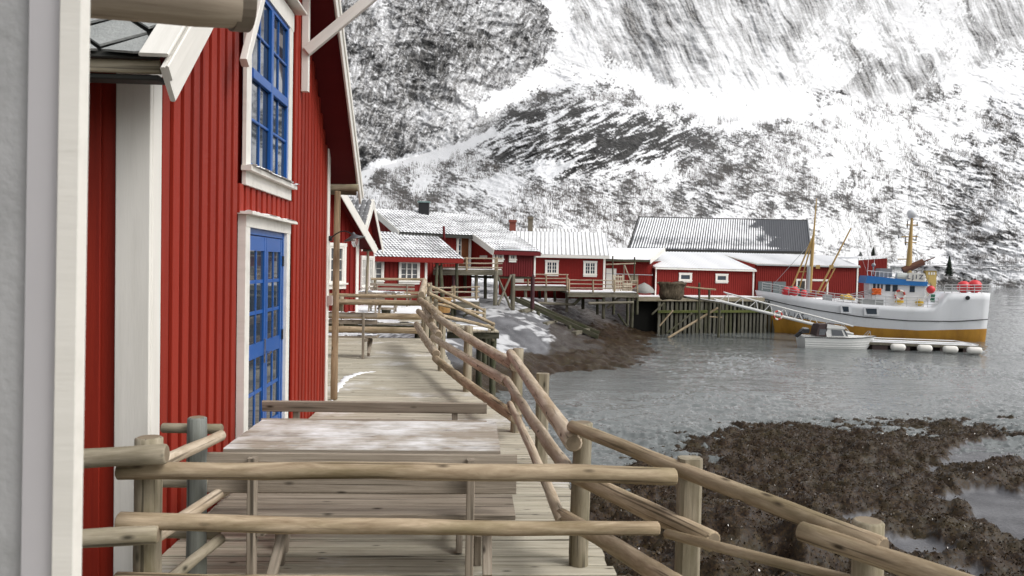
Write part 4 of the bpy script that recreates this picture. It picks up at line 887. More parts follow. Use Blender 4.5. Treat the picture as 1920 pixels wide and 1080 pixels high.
log('shaft', at(687, 552, 23.2), at(690, 470, 23.2), .04, .04, POST, p2, .002); log('cross_piece', at(681, 470, 23.2), at(709, 469, 23.2), .035, .035, PILE, p2, 0)
TH = rad(31); R_ = V3((math.cos(TH), math.sin(TH), 0)); D_ = V3((math.sin(TH), -math.cos(TH), 0))
# --- low tiled house with open porch
h4 = thing('low_house', (-3, 42, 0), 'low red house with snowy tiled roof, porch on posts and white three-light window', 'house')
RR = at(815, 440, 44); rl = RR - R_*7.0; er = RR + D_*3.34; er.z = 2.33; el = er - R_*7.0; back_r = RR - D_*3.0 + V3((0, 0, -1.3)); back_l = rl - D_*3.0 + V3((0, 0, -1.3))
m_ = MB().prism([rl, RR, er, el], (0, 0, -.09)).build('roof_slope', MAROON, h4); sheet('roof_tiles', rl, RR, er, el, m_, 'tile', TILE, .02)
m_ = MB().prism([back_l, back_r, RR, rl], (0, 0, -.09)).build('roof_slope', MAROON, h4); sheet('roof_tiles', RR, rl, back_l, back_r, m_, 'tile', TILE, .02)
bar(h4, 'fascia', el+V3((0, 0, -.10)), er+V3((0, 0, -.10)), .04, .26, REDF); bar(h4, 'barge_board', RR+V3((0, 0, -.03)), er+V3((0, 0, -.03)), .04, .14, WHITE); bar(h4, 'barge_board', RR+V3((0, 0, -.13))-R_*.02, er+V3((0, 0, -.13))-R_*.02, .04, .12, REDF)
wr = er - D_*.5 - R_*1.95; wl = er - D_*.5 - R_*7; zt = 2.42
w4, _, nn = wall(h4, [(wl.x, wl.y, -.3), (wr.x, wr.y, -.3), (wr.x, wr.y, zt), (wl.x, wl.y, zt)], clad=.24); wb = wr-D_*4.6
wall(h4, [(wr.x, wr.y, -.3), (wb.x, wb.y, -.3), (wb.x, wb.y, 2.6), ((wr-D_*2.8).x, (wr-D_*2.8).y, 3.5), (wr.x, wr.y, zt)], name='side_wall')
bar(h4, 'corner_board', V3((wr.x, wr.y, -.3))+D_*.04-R_*.07, V3((wr.x, wr.y, zt))+D_*.04-R_*.07, .14, .04, WHITE, D_)
for a0, a1, mu in ((2.50, 3.53, 3), (4.55, 5.6, 3)):
    o = er - D_*.5 - R_*a1; o.z = 1.12; opening('window', h4, o, R_, D_, a1-a0, .98, 3, 3, WHITE, WHITE, .09, True, mu, .055, .03, PANEL, .05)
for s in (.25, 1.5): 
    q = er - D_*(.3 if s < 1 else .2) - R_*s; log('porch_post', (q.x, q.y, -1.2), (q.x, q.y, 2.25), .09, .08, PILE, h4, .02)
log('porch_post', at(830, 560, 40.8), at(826, 497, 40.9), .12, .10, PILE, h4, .03)
# --- large house with stepped tiled roof
h5 = thing('large_house', (0, 47, 1.5), 'large red house with long stepped snowy roof, brown door and black chimney', 'house')
Lr = V3((-5.9, 46, 5.3)); rend = Lr + R_*7.9; dz = lambda t_: -t_*.397
def rp(s, t_): q = Lr + R_*s + D_*t_; q.z = 5.3 + dz(t_); return q
def rb(s, t_): q = Lr + R_*s - D_*t_; q.z = 5.3 + dz(t_); return q
m_ = MB().prism([rp(-.3, 0), rp(4.55, 0), rp(4.55, 3.87), rp(-.3, 3.87)], (0, 0, -.10)).build('roof_slope', TAR, h5); sheet('roof_tiles', rp(-.3, 0), rp(4.55, 0), rp(4.55, 3.87), rp(-.3, 3.87), m_, 'tile', TILE, .02, .05)
m_ = MB().prism([rp(4.55, 0), rp(7.9, 0), rp(7.9, 6.12), rp(4.55, 6.12)], (0, 0, -.10)).build('roof_slope', MAROON, h5); sheet('roof_tiles', rp(4.55, 0), rp(7.9, 0), rp(7.9, 6.12), rp(4.55, 6.12), m_, 'tile', TILE, .02, .05)
m_ = MB().prism([rb(-.3, 4), rb(7.9, 4), rb(7.9, 0), rb(-.3, 0)], (0, 0, -.10)).build('roof_slope', MAROON, h5); sheet('roof_tiles', rb(7.9, 0), rb(-.3, 0), rb(-.3, 4), rb(7.9, 4), m_, 'plain', SNOW, .02)
for s, t0, t1 in ((-.32, 0, 3.95), (4.53, 3.8, 6.2), (7.92, 0, 6.2)): bar(h5, 'barge_board', rp(s, t0)+V3((0, 0, -.06)), rp(s, t1)+V3((0, 0, -.06)), .05, .36 if s < 7 else .12, WHITE)
bar(h5, 'gutter', rp(-.3, 3.9)+V3((0, 0, -.10)), rp(4.5, 3.9)+V3((0, 0, -.10)), .10, .13, TAR); bar(h5, 'fascia', rp(4.56, 6.12)+V3((0, 0, -.13)), rp(7.9, 6.12)+V3((0, 0, -.13)), .04, .18, MAROON)
def wp(s, t_, z): q = Lr + R_*s + D_*t_; return (q.x, q.y, z)
wall(h5, [wp(-.1, 3.4, 0), wp(4.8, 3.4, 0), wp(4.8, 3.4, 3.9), wp(-.1, 3.4, 3.9)]); wall(h5, [wp(-.1, -3, 0), wp(-.1, 3.4, 0), wp(-.1, 3.4, 3.88), wp(-.1, 0, 5.15), wp(-.1, -3, 4.0)], name='end_wall')
sw5, ex5, n5 = wall(h5, [wp(4.8, 3.4, 1.5), wp(4.8, 5.8, 1.5), wp(4.8, 5.8, 2.92), wp(4.8, 3.4, 3.9)], name='wing_side_wall')
wall(h5, [wp(4.8, 5.8, 1.42), wp(7.7, 5.8, 1.42), wp(7.7, 5.8, 2.95), wp(4.8, 5.8, 2.95)], mat=MAROON, name='wing_wall', clad=.17); wall(h5, [wp(7.7, 5.8, 1.42), wp(7.7, -3, 1.42), wp(7.7, -3, 4.0), wp(7.7, 0, 5.15), wp(7.7, 5.8, 2.95)], name='end_wall')
MB().prism([wp(4.7, 3.4, 1.40), wp(4.7, 5.75, 1.40), wp(7.65, 5.75, 1.40), wp(7.65, 3.4, 1.40)], (0, 0, -.12)).build('floor_beams', PILE, h5)
bar(h5, 'corner_board', V3(wp(4.78, 5.84, 1.5)), V3(wp(4.78, 5.84, 2.95)), .16, .05, WHITE, D_); bar(h5, 'corner_board', V3(wp(7.68, 5.84, 1.5)), V3(wp(7.68, 5.84, 2.85)), .12, .05, WHITE, D_)
dd_ = opening('door', h5, wp(3.74, 3.4, 1.86), R_, D_, .86, 1.84, 1, 1, WHITE, WHITE, .07, False, 1, .08, .03, paint('brown_door', (.16, .055, .02), .5), .05, label='brown door in white frame')
MB().box((0, 0, 0), (.001, .001, .001)); opening('side_light', h5, wp(3.72, 3.44, 2.1), R_, D_, .26, 1.5, 1, 4, WHITE, WHITE, 0, False, 1, .03, .03, PANE, .04)
for s in (5.02, 5.9): opening('window', h5, wp(s, 5.8, 2.42), R_, D_, .34, .42, 2, 2, WHITE, WHITE, .08, True, 1, .04, .02, PANEL, .04)
q = V3(wp(4.76, 4.9, 2.52)); MB().beam(q-D_*.55, q+D_*.25, .03, .17).build('sign_board', paint('sign_board', (.45, .42, .36), .7), h5)
q = at(795, 392, 47.2); MB().box((q.x-.32, q.y-.3, 4.6), (q.x+.32, q.y+.3, q.z+.38)).build('chimney', BLACK, h5); MB().box((q.x-.38, q.y-.36, q.z+.38), (q.x+.38, q.y+.36, q.z+.46)).build('chimney_cap', paint('verdigris', (.20, .30, .29), .6), h5)
log('vent_pipe', at(833, 450, 43.5), at(832, 424, 43.5), .07, .07, MAROON, h5, 0)
# --- house with ribbed roof and two windows
h6 = thing('ribbed_roof_house', (7, 54, .3), 'red house with pale ribbed roof and two small white-framed windows', 'house')
T6 = rad(-5); r6 = V3((math.cos(T6), math.sin(T6), 0)); d6 = V3((math.sin(T6), -math.cos(T6), 0)); k6 = at(1137, 437, 56)
def q6(s, t_, z=None): q = k6 - r6*s + d6*t_; q.z = k6.z - abs(t_)*.6 if z is None else z; return q
m_ = MB().prism([q6(8, 0), q6(0, 0), q6(0, 2.9), q6(8, 2.9)], (0, 0, -.1)).build('roof_slope', WHITE, h6); sheet('roof_sheet', q6(8, 0), q6(0, 0), q6(0, 2.9), q6(8, 2.9), m_, 'rib', CORR, .02, .28)
m_ = MB().prism([q6(8, -2.9), q6(0, -2.9), q6(0, 0), q6(8, 0)], (0, 0, -.1)).build('roof_slope', WHITE, h6); bar(h6, 'fascia', q6(8, 2.92)+V3((0, 0, -.10)), q6(0, 2.92)+V3((0, 0, -.10)), .04, .2, WHITE)
wall(h6, [q6(7.8, 2.6, -.2), q6(.25, 2.6, -.2), q6(.25, 2.6, 2.95), q6(7.8, 2.6, 2.95)]); wall(h6, [q6(.25, 2.6, -.2), q6(.25, -2.6, -.2), q6(.25, -2.6, 2.95), q6(.25, 0, k6.z-.1), q6(.25, 2.6, 2.95)], name='end_wall')
bar(h6, 'corner_board', q6(.32, 2.64, -.1), q6(.32, 2.64, 2.9), .15, .05, WHITE, d6); bar(h6, 'corner_board', q6(5.25, 2.64, 1.3), q6(5.25, 2.64, 2.85), .1, .05, WHITE, d6)
for s in (4.42, 1.70): opening('window', h6, q6(s, 2.6, 1.55), r6, d6, .76, .86, 4, 3, WHITE, WHITE, .10, True, 2, .07, .035, PANE, .05)
# --- house behind, only its dark ridge and chimneys show
h7 = thing('rear_house', (6, 64, .5), 'dark ridge and two chimneys of a house behind the ribbed-roof house', 'house')
a, b = at(955, 428, 64), at(1086, 430, 64); mm_ = MB().prism([a+V3((0, 0, -.9)), b+V3((0, 0, -.9)), b, a], (0, 4, -.1)).build('roof_slope', BLACK, h7); sheet('roof_sheet', a, b, b+V3((0, -2, -1.3)), a+V3((0, -2, -1.3)), h7, 'rib', CORR, .02, .05); MB().prism([a+V3((0, -1.9, -3)), b+V3((0, -1.9, -3)), b+V3((0, -1.9, -1.4)), a+V3((0, -1.9, -1.4))], (0, 6, 0)).build('wall', REDF, h7)
for px, y0, w_, m__ in ((961, 414, .5, paint('brick_red', (.25, .07, .05), .8)), (994, 408, .38, paint('stone_stack', (.20, .17, .13), .85))): 
    c_ = at(px, 434, 63); MB().box((c_.x-w_/2, 62.7, 2), (c_.x+w_/2, 63.3, at(px, y0, 63).z)).build('chimney', m__, h7); MB().box((c_.x-w_*.62, 62.6, at(px, y0+3, 63).z), (c_.x+w_*.62, 63.4, at(px, y0, 63).z+.06)).build('chimney_cap', m__, h7)
# --- low shed between
h8 = thing('snow_roof_shed', (13, 60, 0), 'low red shed with flat snowy roof and white door between two red houses', 'shed')
a, b, c_, d_ = at(1138, 466, 64), at(1246, 466, 64), at(1218, 488, 60), at(1130, 486, 60)
m_ = MB().prism([d_, c_, b, a], (0, 0, -.15)).build('roof_slope', PILE, h8); sheet('roof_snow', a, b, c_, d_, m_, 'plain', SNOW, .01)
bar(h8, 'barge_board', c_+V3((.05, 0, -.1)), b+V3((.05, 0, -.1)), .05, .4, WHITE)
e_ = c_+V3((0, .4, 0)); f_ = d_+V3((0, .4, 0)); wall(h8, [(f_.x, f_.y, -.1), (e_.x, e_.y, -.1), (e_.x, e_.y, c_.z-.1), (f_.x, f_.y, c_.z-.1)]); wall(h8, [(e_.x, e_.y, -.1), (b.x, b.y, -.1), (b.x, b.y, c_.z), (e_.x, e_.y, c_.z-.1)], name='end_wall')
MB().box((at(1138, 520, 60).x, e_.y-.06, .05), (at(1157, 520, 60).x, e_.y, 2.0)).build('door', WHITE, h8)
# --- long warehouse with two flat windows
h9 = thing('warehouse', (19, 63, 0), 'long red quayside warehouse with white roof and two wide low windows', 'warehouse')
A_, B_ = at(1227, 553, 61), at(1412, 556, 64); ex9 = (B_-A_); ex9.z = 0; L9 = ex9.length; ex9.normalize(); n9 = V3((ex9.y, -ex9.x, 0))
def q9(s, z, d=0): q = A_+ex9*s+n9*d; return V3((q.x, q.y, z))
ze = 2-.1; zL = at(1227, 501, 61).z; zR = at(1412, 506, 64).z; wall(h9, [q9(0, -.1), q9(L9, -.1), q9(L9, zR), q9(0, zL)], clad=.22)
a, b = q9(.3, 0, -5.5), q9(L9+.3, 0, -5.5); a.z = at(1239, 472, a.y).z; b.z = at(1417, 475, b.y).z
m_ = MB().prism([q9(-.1, zL-.03, .25), q9(L9+.1, zR-.03, .25), b, a], (0, 0, -.12)).build('roof_slope', WHITE, h9); sheet('roof_sheet', a, b, q9(L9+.1, zR, .25), q9(-.1, zL, .25), m_, 'rib', CORR, .0, .8)
bar(h9, 'corner_board', q9(.06, -.1, .05), q9(.06, zL, .05), .12, .05, WHITE, n9); bar(h9, 'corner_board', q9(L9-.06, -.1, .05), q9(L9-.06, zR, .05), .16, .05, WHITE, n9)
for px0, px1, y0, y1 in ((1272, 1296, 525, 513), (1341, 1365, 527, 514)):
    f0 = (px0-1227)/(1412-1227); s0 = L9*f0*.985; w_ = (px1-px0)/1420*62.3; opening('window', h9, q9(s0, at(px0, y0, 62.3).z), ex9, n9, w_, .52, 1, 1, WHITE, WHITE, .10, True, 1, .09, .03, PANE, .05)
# --- big dark metal roof behind
h10 = thing('dark_roof_hall', (23, 80, 2), 'big hall behind the warehouse with dark ribbed metal roof half cleared of snow', 'hall')
a, b, c_, d_ = at(1198, 407, 83), at(1514, 413, 88), at(1521, 472, 80), at(1178, 467, 75)
m_ = MB().prism([d_, c_, b, a], (0, 0, -.15)).build('roof_slope', BLACK, h10)
sheet('roof_sheet', a, b, c_, d_, m_, 'rib', DARKM, .02, -.02, keep=lambda U, S: -1.0*sstep(.52, .80, U - .22*S + .10*fbm(U*9, S*5, 3, 6)) - .22*((S > .66) & (S < .9)) - .5*(S > .95) + .05*(1-S))
bar(h10, 'eave_trim', d_+V3((0, -.05, -.16)), c_+V3((0, -.05, -.16)), .1, .2, TAR); bar(h10, 'eave_trim', d_+V3((0, -.02, -.36)), c_+V3((0, -.02, -.36)), .1, .14, WHITE); bar(h10, 'ridge_cap', a, b, .25, .12, TAR); bar(h10, 'barge_board', b, c_, .12, .3, STEEL); bar(h10, 'barge_board', a, d_, .12, .3, TAR)
MB().prism([d_+V3((.3, .3, -.3)), c_+V3((-.3, .3, -.3)), c_+V3((-.3, .3, -5)), d_+V3((.3, .3, -5))], (0, 8, 0)).build('wall', REDF, h10)
# --- quay building behind the fishing boat
h11 = thing('quay_building', (31, 68, 0), 'long red quay building behind the fishing boat with grey gate and white-framed sliding door', 'building')
A_, B_ = at(1416, 554, 65), at(1606, 556, 70); ex = (B_-A_); ex.z = 0; L11 = ex.length; ex.normalize(); n11 = V3((ex.y, -ex.x, 0))
def q11(s, z, d=0): q = A_+ex*s+n11*d; return V3((q.x, q.y, z))
z0, z1 = at(1416, 494, 65).z, at(1606, 499, 70).z; wall(h11, [q11(0, -.3), q11(L11, -.3), q11(L11, z1-.05), q11(0, z0-.05)], clad=.25)
a, b = q11(-.2, 0, -5), q11(L11+2.2, 0, -5); a.z = at(1416, 475, a.y).z; b.z = at(1640, 481, b.y).z
m_ = MB().prism([q11(-.2, z0, .3), q11(L11, z1, .3), b, a], (0, 0, -.12)).build('roof_slope', WHITE, h11); sheet('roof_sheet', a, b, q11(L11, z1, .3), q11(-.2, z0, .3), m_, 'rib', CORR, .0, .75); bar(h11, 'fascia', q11(-.2, z0-.1, .32), q11(L11, z1-.1, .32), .04, .14, STEEL)
fx = lambda px: L11*(px-1416)/(1606-1416)
MB().add([q11(fx(1420), -.3, .05), q11(fx(1444), -.3, .05), q11(fx(1444), -.3, .0), q11(fx(1420), -.3, .0), q11(fx(1420), 1.15, .05), q11(fx(1444), 1.15, .05), q11(fx(1444), 1.15, .0), q11(fx(1420), 1.15, .0)], BOXF).build('gate', paint('gate_grey', (.11, .135, .14), .5), h11)
MB().add([q11(fx(1446), -.3, .05), q11(fx(1469), -.3, .05), q11(fx(1469), -.3, .0), q11(fx(1446), -.3, .0), q11(fx(1446), 1.15, .05), q11(fx(1469), 1.15, .05), q11(fx(1469), 1.15, .0), q11(fx(1446), 1.15, .0)], BOXF).build('gate', paint('gate_grey2', (.12, .145, .15), .5), h11)
sdr = opening('sliding_door', h11, q11(fx(1489), -.3), ex, n11, fx(1546)-fx(1489), 1.6, 1, 1, WHITE, WHITE, .12, False, 1, .06, .03, REDF, .05); MB().prism([q11(fx(1490), -.2, .06), q11(fx(1502), -.2, .06), q11(fx(1502), 1.2, .06), q11(fx(1490), 1.2, .06)], n11*.02).build('dark_opening', TAR, sdr); bar(h11, 'door_post', q11(fx(1504), -.3, .09), q11(fx(1504), 1.25, .09), .14, .05, WHITE, n11)
bar(h11, 'corner_board', q11(L11-.05, -.3, .06), q11(L11-.05, z1-.1, .06), .2, .06, WHITE, n11)
e0, e1 = at(1609, 556, 70.5), at(1661, 556, 72); wall(h11, [(e0.x, e0.y, -.3), (e1.x, e1.y, -.3), (e1.x, e1.y, at(1661, 484, 72).z), (e0.x, e0.y, at(1609, 488, 70.5).z)], name='end_block_wall')
e2 = e1+V3((1.2, 3, 0)); wall(h11, [(e1.x, e1.y, -.3), (e2.x, e2.y, -.3), (e2.x, e2.y, at(1661, 484, 72).z), (e1.x, e1.y, at(1661, 484, 72).z)], mat=paint('cream', (.55, .47, .28), .6), name='cream_wall')
MB().prism([(e0.x-.3, e0.y-.2, at(1609, 486, 70.5).z+.05), (e1.x+.1, e1.y-.2, at(1661, 482, 72).z+.05), (e2.x+.2, e2.y, at(1661, 482, 72).z+.05), (e0.x-.3, e0.y+5, at(1609, 486, 70.5).z+.1)], (0, 0, .16)).build('roof_slab', SNOW, h11)
# --- small yellow house and spruces across the bay
c_ = mtn_at(1747, 520, 6); k_ = c_.y/395
h12 = thing('yellow_house', c_, 'tiny yellow house with pale roof across the bay behind the fishing boat', 'house')
MB().box((c_.x-3*k_, c_.y, c_.z-4), (c_.x+2.6*k_, c_.y+9, c_.z+3.6*k_)).build('wall', paint('yellow_wall', (.50, .36, .12), .6), h12); MB().prism([(c_.x-3.3*k_, c_.y-.5, c_.z+3.6*k_), (c_.x+2.9*k_, c_.y-.5, c_.z+3.6*k_), (c_.x-.2, c_.y-.5, c_.z+5.8*k_)], (0, 10, 0)).build('roof', paint('roof_grey', (.35, .35, .36), .7), h12)
for dx in (-2, -.6, .8): MB().box((c_.x+dx*k_, c_.y-.2, c_.z+1.4*k_), (c_.x+(dx+.8)*k_, c_.y-.05, c_.z+2.8*k_)).build('window', WHITE, h12)
SPR = paint('spruce_green', (.022, .034, .022), .9, .4, .8)
def spruce(px, py, h, label, wide=.24):
    b = mtn_at(px, py, 3); h = h*b.y; t_ = thing('spruce_tree', b, label, 'tree', 'spruces across the bay'); MB().tube((b.x, b.y, b.z-1), (b.x, b.y, b.z+h*.9), .02*h, .01, 6).build('trunk', PILE, t_)
    n = 700; V = []; Fc = []
    for k in range(n):
        f = random.random()**.8; z = b.z+h*(.08+.92*f); r = h*wide*(1-f)*random.uniform(.4, 1.1)+.05; a = random.uniform(0, 6.28); c0 = len(V); w0 = .035*h
        V += [(b.x, b.y, z+.04*h), (b.x+r*math.cos(a)-w0*math.sin(a), b.y+r*math.sin(a)+w0*math.cos(a), z-.04*h), (b.x+r*math.cos(a)+w0*math.sin(a), b.y+r*math.sin(a)-w0*math.cos(a), z-.045*h)]; Fc.append((c0, c0+1, c0+2))
    npmesh('crown', np.array(V), np.array(Fc), SPR, t_, False)
spruce(1779, 520, .029, 'dark spruce standing right of the tiny yellow house', .28); spruce(1637, 484, .015, 'right one of two small spruces behind the red end block', .42); spruce(1613, 486, .010, 'left one of two small spruces behind the red end block', .7)
# shoreline road bank across the bay
rd_ = MB(); pts = [mtn_at(px, py, 4) for px, py in ((1672, 499), (1700, 498.5), (1730, 498), (1760, 498), (1790, 498), (1820, 498.5), (1850, 499), (1880, 499.5), (1910, 500), (1950, 501))]
for a, b in zip(pts[:-1], pts[1:]): rd_.beam(a, b, 3.0, .5).beam(a+Vector((0, -1.5, .9)), b+Vector((0, -1.5, .9)), .1, .25)
tag(rd_.build('coast_road', paint('road_snow', (.45, .45, .46), .8)), kind='structure')
# ------------------------------------------------------------------ second terrace, its furniture, the stair and the lower platform
te = bpy.data.objects.new('terrace', None); link(te, None, Matrix.Translation((-3, 26, LV2))); tag(te, kind='structure')
y = 21.15
while y < 31.5:
    plank('deck_board', (-7.5, y, LV2-.02), (-1.25-.012*(y-21), y, LV2-.02), .146, .04, DECK, te); y += .158
mb = MB().beam((-7, 21.1, LV2-.16), (-1.3, 21.1, LV2-.16), .06, .22).beam((-7, 21.3, LV2-.55), (-1.5, 21.3, LV2-.55), .06, .2); mb.build('joist_frame', PILE, te)
for x, yy in ((-1.5, 21.6), (-1.6, 26), (-1.7, 31), (-3.4, 21.6)): log('pile', (x, yy, -4), (x, yy, LV2-.1), .1, .1, PILE, te)
snow_patch('snow', -7.2, -1.35, 21.3, 31.3, LV2+.002, 'snow lying over the second terrace', -.42, 1.6, .03, 12, res=.07)
make_bench((-3.55, 24.1, LV2), 1.6, .74, 'bench just behind the dark cross fence on the second terrace', 'benches on the second terrace')
make_table((-3.05, 25.6, LV2), 1.5, .8, .70, 'low table standing behind the first bench on the second terrace', 'tables on the second terrace')
make_bench((-3.05, 29.2, LV2), 1.7, .90, 'farthest bench under the white three-light window', 'benches on the second terrace')
snow_patch('snow', -3.8, -2.3, 25.25, 25.95, LV2+.702, 'snow on the low table of the second terrace', -.4, .5, .03, 15, res=.03)
snow_patch('snow', -3.9, -2.2, 29.3, 29.65, LV2+.47, 'snow on the seat of the farthest bench', -.5, .5, .03, 16, res=.03)
sp_ = at(724, 580, 24.6); st = thing('stump_stool', (sp_.x, sp_.y, LV2), 'small dark stool at the edge of the snowy terrace', 'stool'); MB().tube((sp_.x, sp_.y, LV2), (sp_.x, sp_.y, LV2+.18), .13, .16, 10).build('base', PILE, st); MB().tube((sp_.x, sp_.y, LV2+.18), (sp_.x, sp_.y, LV2+.23), .30, .30, 14).build('top', BENCH, st)
tf = thing('log_fence', (-2.6, 31, LV2), 'thin log fence at the far end of the second terrace below the three-light window', 'fence')
for py, r in ((524, .05), (549, .05)): log('rail', at(690, py-1, 31), at(797, py, 31), r, r, LOG, tf, .004, capm=LOGEND)
for px in (703, 795): post(tf, at(px, 530, 31).x, 31.08, LV2-.2, at(px, 521, 31).z, .06)
log('rail', at(604, 553, 21.4), at(790, 556, 21.4), .055, .05, LOG, cf, .004, capm=LOGEND)
# stair rails and lower platform
pl = thing('landing_platform', (0, 29, -.4), 'small snowy landing platform of pale boards on dark piles below the stair', 'platform')
fl, frr, br, bl = at(838, 621, 27.2), at(936, 620, 27.4), at(917, 597, 30.6), at(838, 599, 30.2); zp = (fl.z+frr.z)/2
for k in range(12):
    f0, f1 = (k+.03)/12, (k+.94)/12; a = fl.lerp(frr, f0); b = fl.lerp(frr, f1); c_ = bl.lerp(br, f1); d_ = bl.lerp(br, f0)
    for q in (a, b, c_, d_): q.z = zp
    MB().prism([a, b, c_, d_], (0, 0, -.05)).build('deck_board', PALE, pl)
MB().beam((fl.x, fl.y+.1, zp-.17), (frr.x, frr.y+.1, zp-.17), .1, .22).beam((frr.x-.05, frr.y+.1, zp-.17), (br.x-.05, br.y, zp-.17), .1, .22).beam((bl.x, bl.y, zp-.17), (br.x, br.y, zp-.17), .1, .22).build('edge_beam', PILE, pl)
for px, y in ((899, 28.4), (909, 29.4), (917, 29.8), (926, 27.9)): log('pile', at(px-3, 748 if y < 29 else 700, y), at(px, 622, y), .12, .11, PILE, pl)
snow_patch('snow', fl.x+.1, br.x-.1, 27.5, 30.2, zp+.002, 'snow on the small landing platform', -.1, .8, .02, 19, res=.03)
sr_ = thing('stair_railing', (0, 26, 0), 'sloping log handrails of the stair leading down to the landing platform', 'railing')
for a, b, y0, c_, d_, y1, r in ((800, 534, 23.4, 908, 582, 30.2, .055), (803, 550, 23.2, 926, 608, 27.5, .06), (806, 567, 24.5, 908, 588, 30.2, .05), (818, 590, 23.6, 924, 615, 27.5, .06)): log('rail', at(a, b, y0), at(c_, d_, y1), r, r*.95, LOG, sr_, .008, capm=LOGEND)
for px, py, y, pb in ((924, 604, 27.5, 640), (908, 578, 30.2, 600), (806, 530, 23.6, 600), (817, 560, 24, 620)): log('post', at(px, pb, y), at(px, py, y), .075, .07, POST, sr_, .003, capm=LOGEND)
sg_ = MB()
a, b = V3((-1.2, 23.8, LV2-.1)), V3((fl.x+.4, 27.6, zp))
for k in range(7):
    c_ = a.lerp(b, k/6); sg_ = MB().beam(c_+V3((-.1, .35, 0)), c_+V3((.5, -.25, 0)), .26, .04).build('tread', PALE, sr_)
tub = thing('wooden_tub', at(826, 574, 33.5), 'small round wooden tub glimpsed behind the stair rails', 'tub'); q = at(826, 571, 33.5); MB().tube((q.x, q.y, q.z-.35), (q.x, q.y, q.z+.3), .42, .48, 16).build('staves', timber('tub_wood', (.28, .15, .05), (.42, .24, .09), None), tub); MB().tube((q.x, q.y, q.z+.1), (q.x, q.y, q.z+.15), .485, .485, 16).build('hoop', BLACK, tub)

# ------------------------------------------------------------------ piers on stilts below the houses
PURP = timber('purple_stilt', (.05, .022, .026), (.10, .045, .05), None, knots=False)
def pier(label, front, depth, rails, posts, stilts, lvl=None, snow=True, rl=.035, cat='pier', foot=None):
    """front: list of (px, py, Y) along the front edge of the deck top"""
    pts = [at(*q) for q in front]; c_ = pts[len(pts)//2]; t_ = thing('pier', (c_.x, c_.y, -3), label, cat, 'piers below the red houses')
    for a, b in zip(pts[:-1], pts[1:]):
        n_ = V3((0, depth, 0)); b2_ = b+n_; a2_ = a+n_
        MB().prism([a, b, b2_, a2_], (0, 0, -.10)).build('deck', FARW, t_)
        if snow: MB().prism([a+V3((.05, .06, .0)), b+V3((-.05, .06, .0)), b2_+V3((0, -.1, 0)), a2_+V3((0, -.1, 0))], (0, 0, .045)).build('snow_cover', SNOW, t_)
        plank('edge_beam', a+V3((0, -.03, -.2)), b+V3((0, -.03, -.2)), .08, .22, FARW, t_)
    for x0, x1, py0, py1, Y in rails: log('rail', at(x0, py0, Y), at(x1, py1, Y), rl, rl, LOGP, t_, .004, seg=8)
    for px, p0, p1, Y in posts: log('post', at(px, p0, Y), at(px, p1, Y), .055, .055, LOG, t_, .003, seg=8)
    for px0, p0, px1, p1, Y0, Y1, r, mt in stilts: log('stilt' if abs(px0-px1) < 6 else 'brace', at(px0, p0, Y0), at(px1, p1, Y1), r, r, mt, t_, .004, seg=8)
    return t_
pier('balcony pier of the large red house with log railing and sign behind', [(812, 505, 41.5), (942, 506, 42.6)], 4, [(812, 942, 484, 485, 41.5), (812, 942, 493, 494, 41.5), (812, 942, 502, 502, 41.5)],
     [(875, 508, 482, 41.4), (929, 508, 483, 42), (828, 508, 484, 41.4), (932, 508, 482, 42.2)], [(893, 563, 893, 506, 42.5, 42.5, .10, FARW), (928, 573, 930, 507, 42, 42, .12, FARW), (850, 560, 850, 506, 42, 42, .09, PURP), (961, 582, 962, 514, 44, 44, .13, FARW), (998, 580, 999, 514, 45, 45, .12, PURP), (934, 572, 958, 516, 42.6, 43.8, .07, FARW), (957, 577, 932, 516, 43.8, 42.6, .07, FARW), (872, 545, 872, 506, 45, 45, .1, PILE), (910, 560, 910, 506, 45.5, 45.5, .1, PILE)])
pier('low railed pier of dark stilts beneath the balcony', [(806, 566, 37.5), (899, 566, 37.5)], 3, [(806, 900, 540, 538, 37.4), (806, 899, 548, 547, 37.4), (806, 899, 559, 557, 37.4)],
     [(852, 566, 536, 37.4), (893, 562, 536, 37.4), (848, 566, 536, 38.5)], [(848, 594, 848, 568, 37.6, 37.6, .08, PILE), (853, 592, 853, 568, 38.6, 38.6, .08, PILE), (895, 590, 895, 568, 37.6, 37.6, .08, PILE), (868, 594, 895, 574, 37.6, 37.6, .05, PILE)])
pier('upper wooden pier with railing in front of the ribbed-roof house', [(962, 536, 50.5), (1066, 537, 50.5)], 3, [(966, 1066, 514, 515, 50.4), (966, 1066, 522, 522, 50.4), (966, 1066, 529, 529, 50.4)],
     [(990, 536, 513, 50.4), (1024, 536, 514, 50.4), (1063, 542, 514, 50.4)], [(986, 566, 985, 538, 50.6, 50.6, .1, FARW), (1023, 568, 1023, 538, 50.6, 50.6, .1, FARW), (1063, 585, 1063, 538, 50.6, 50.6, .1, FARW), (1008, 568, 1075, 571, 50.2, 50.2, .09, FARW), (1012, 560, 1012, 538, 53, 53, .1, PILE), (1040, 566, 1040, 538, 53, 53, .1, PILE)])
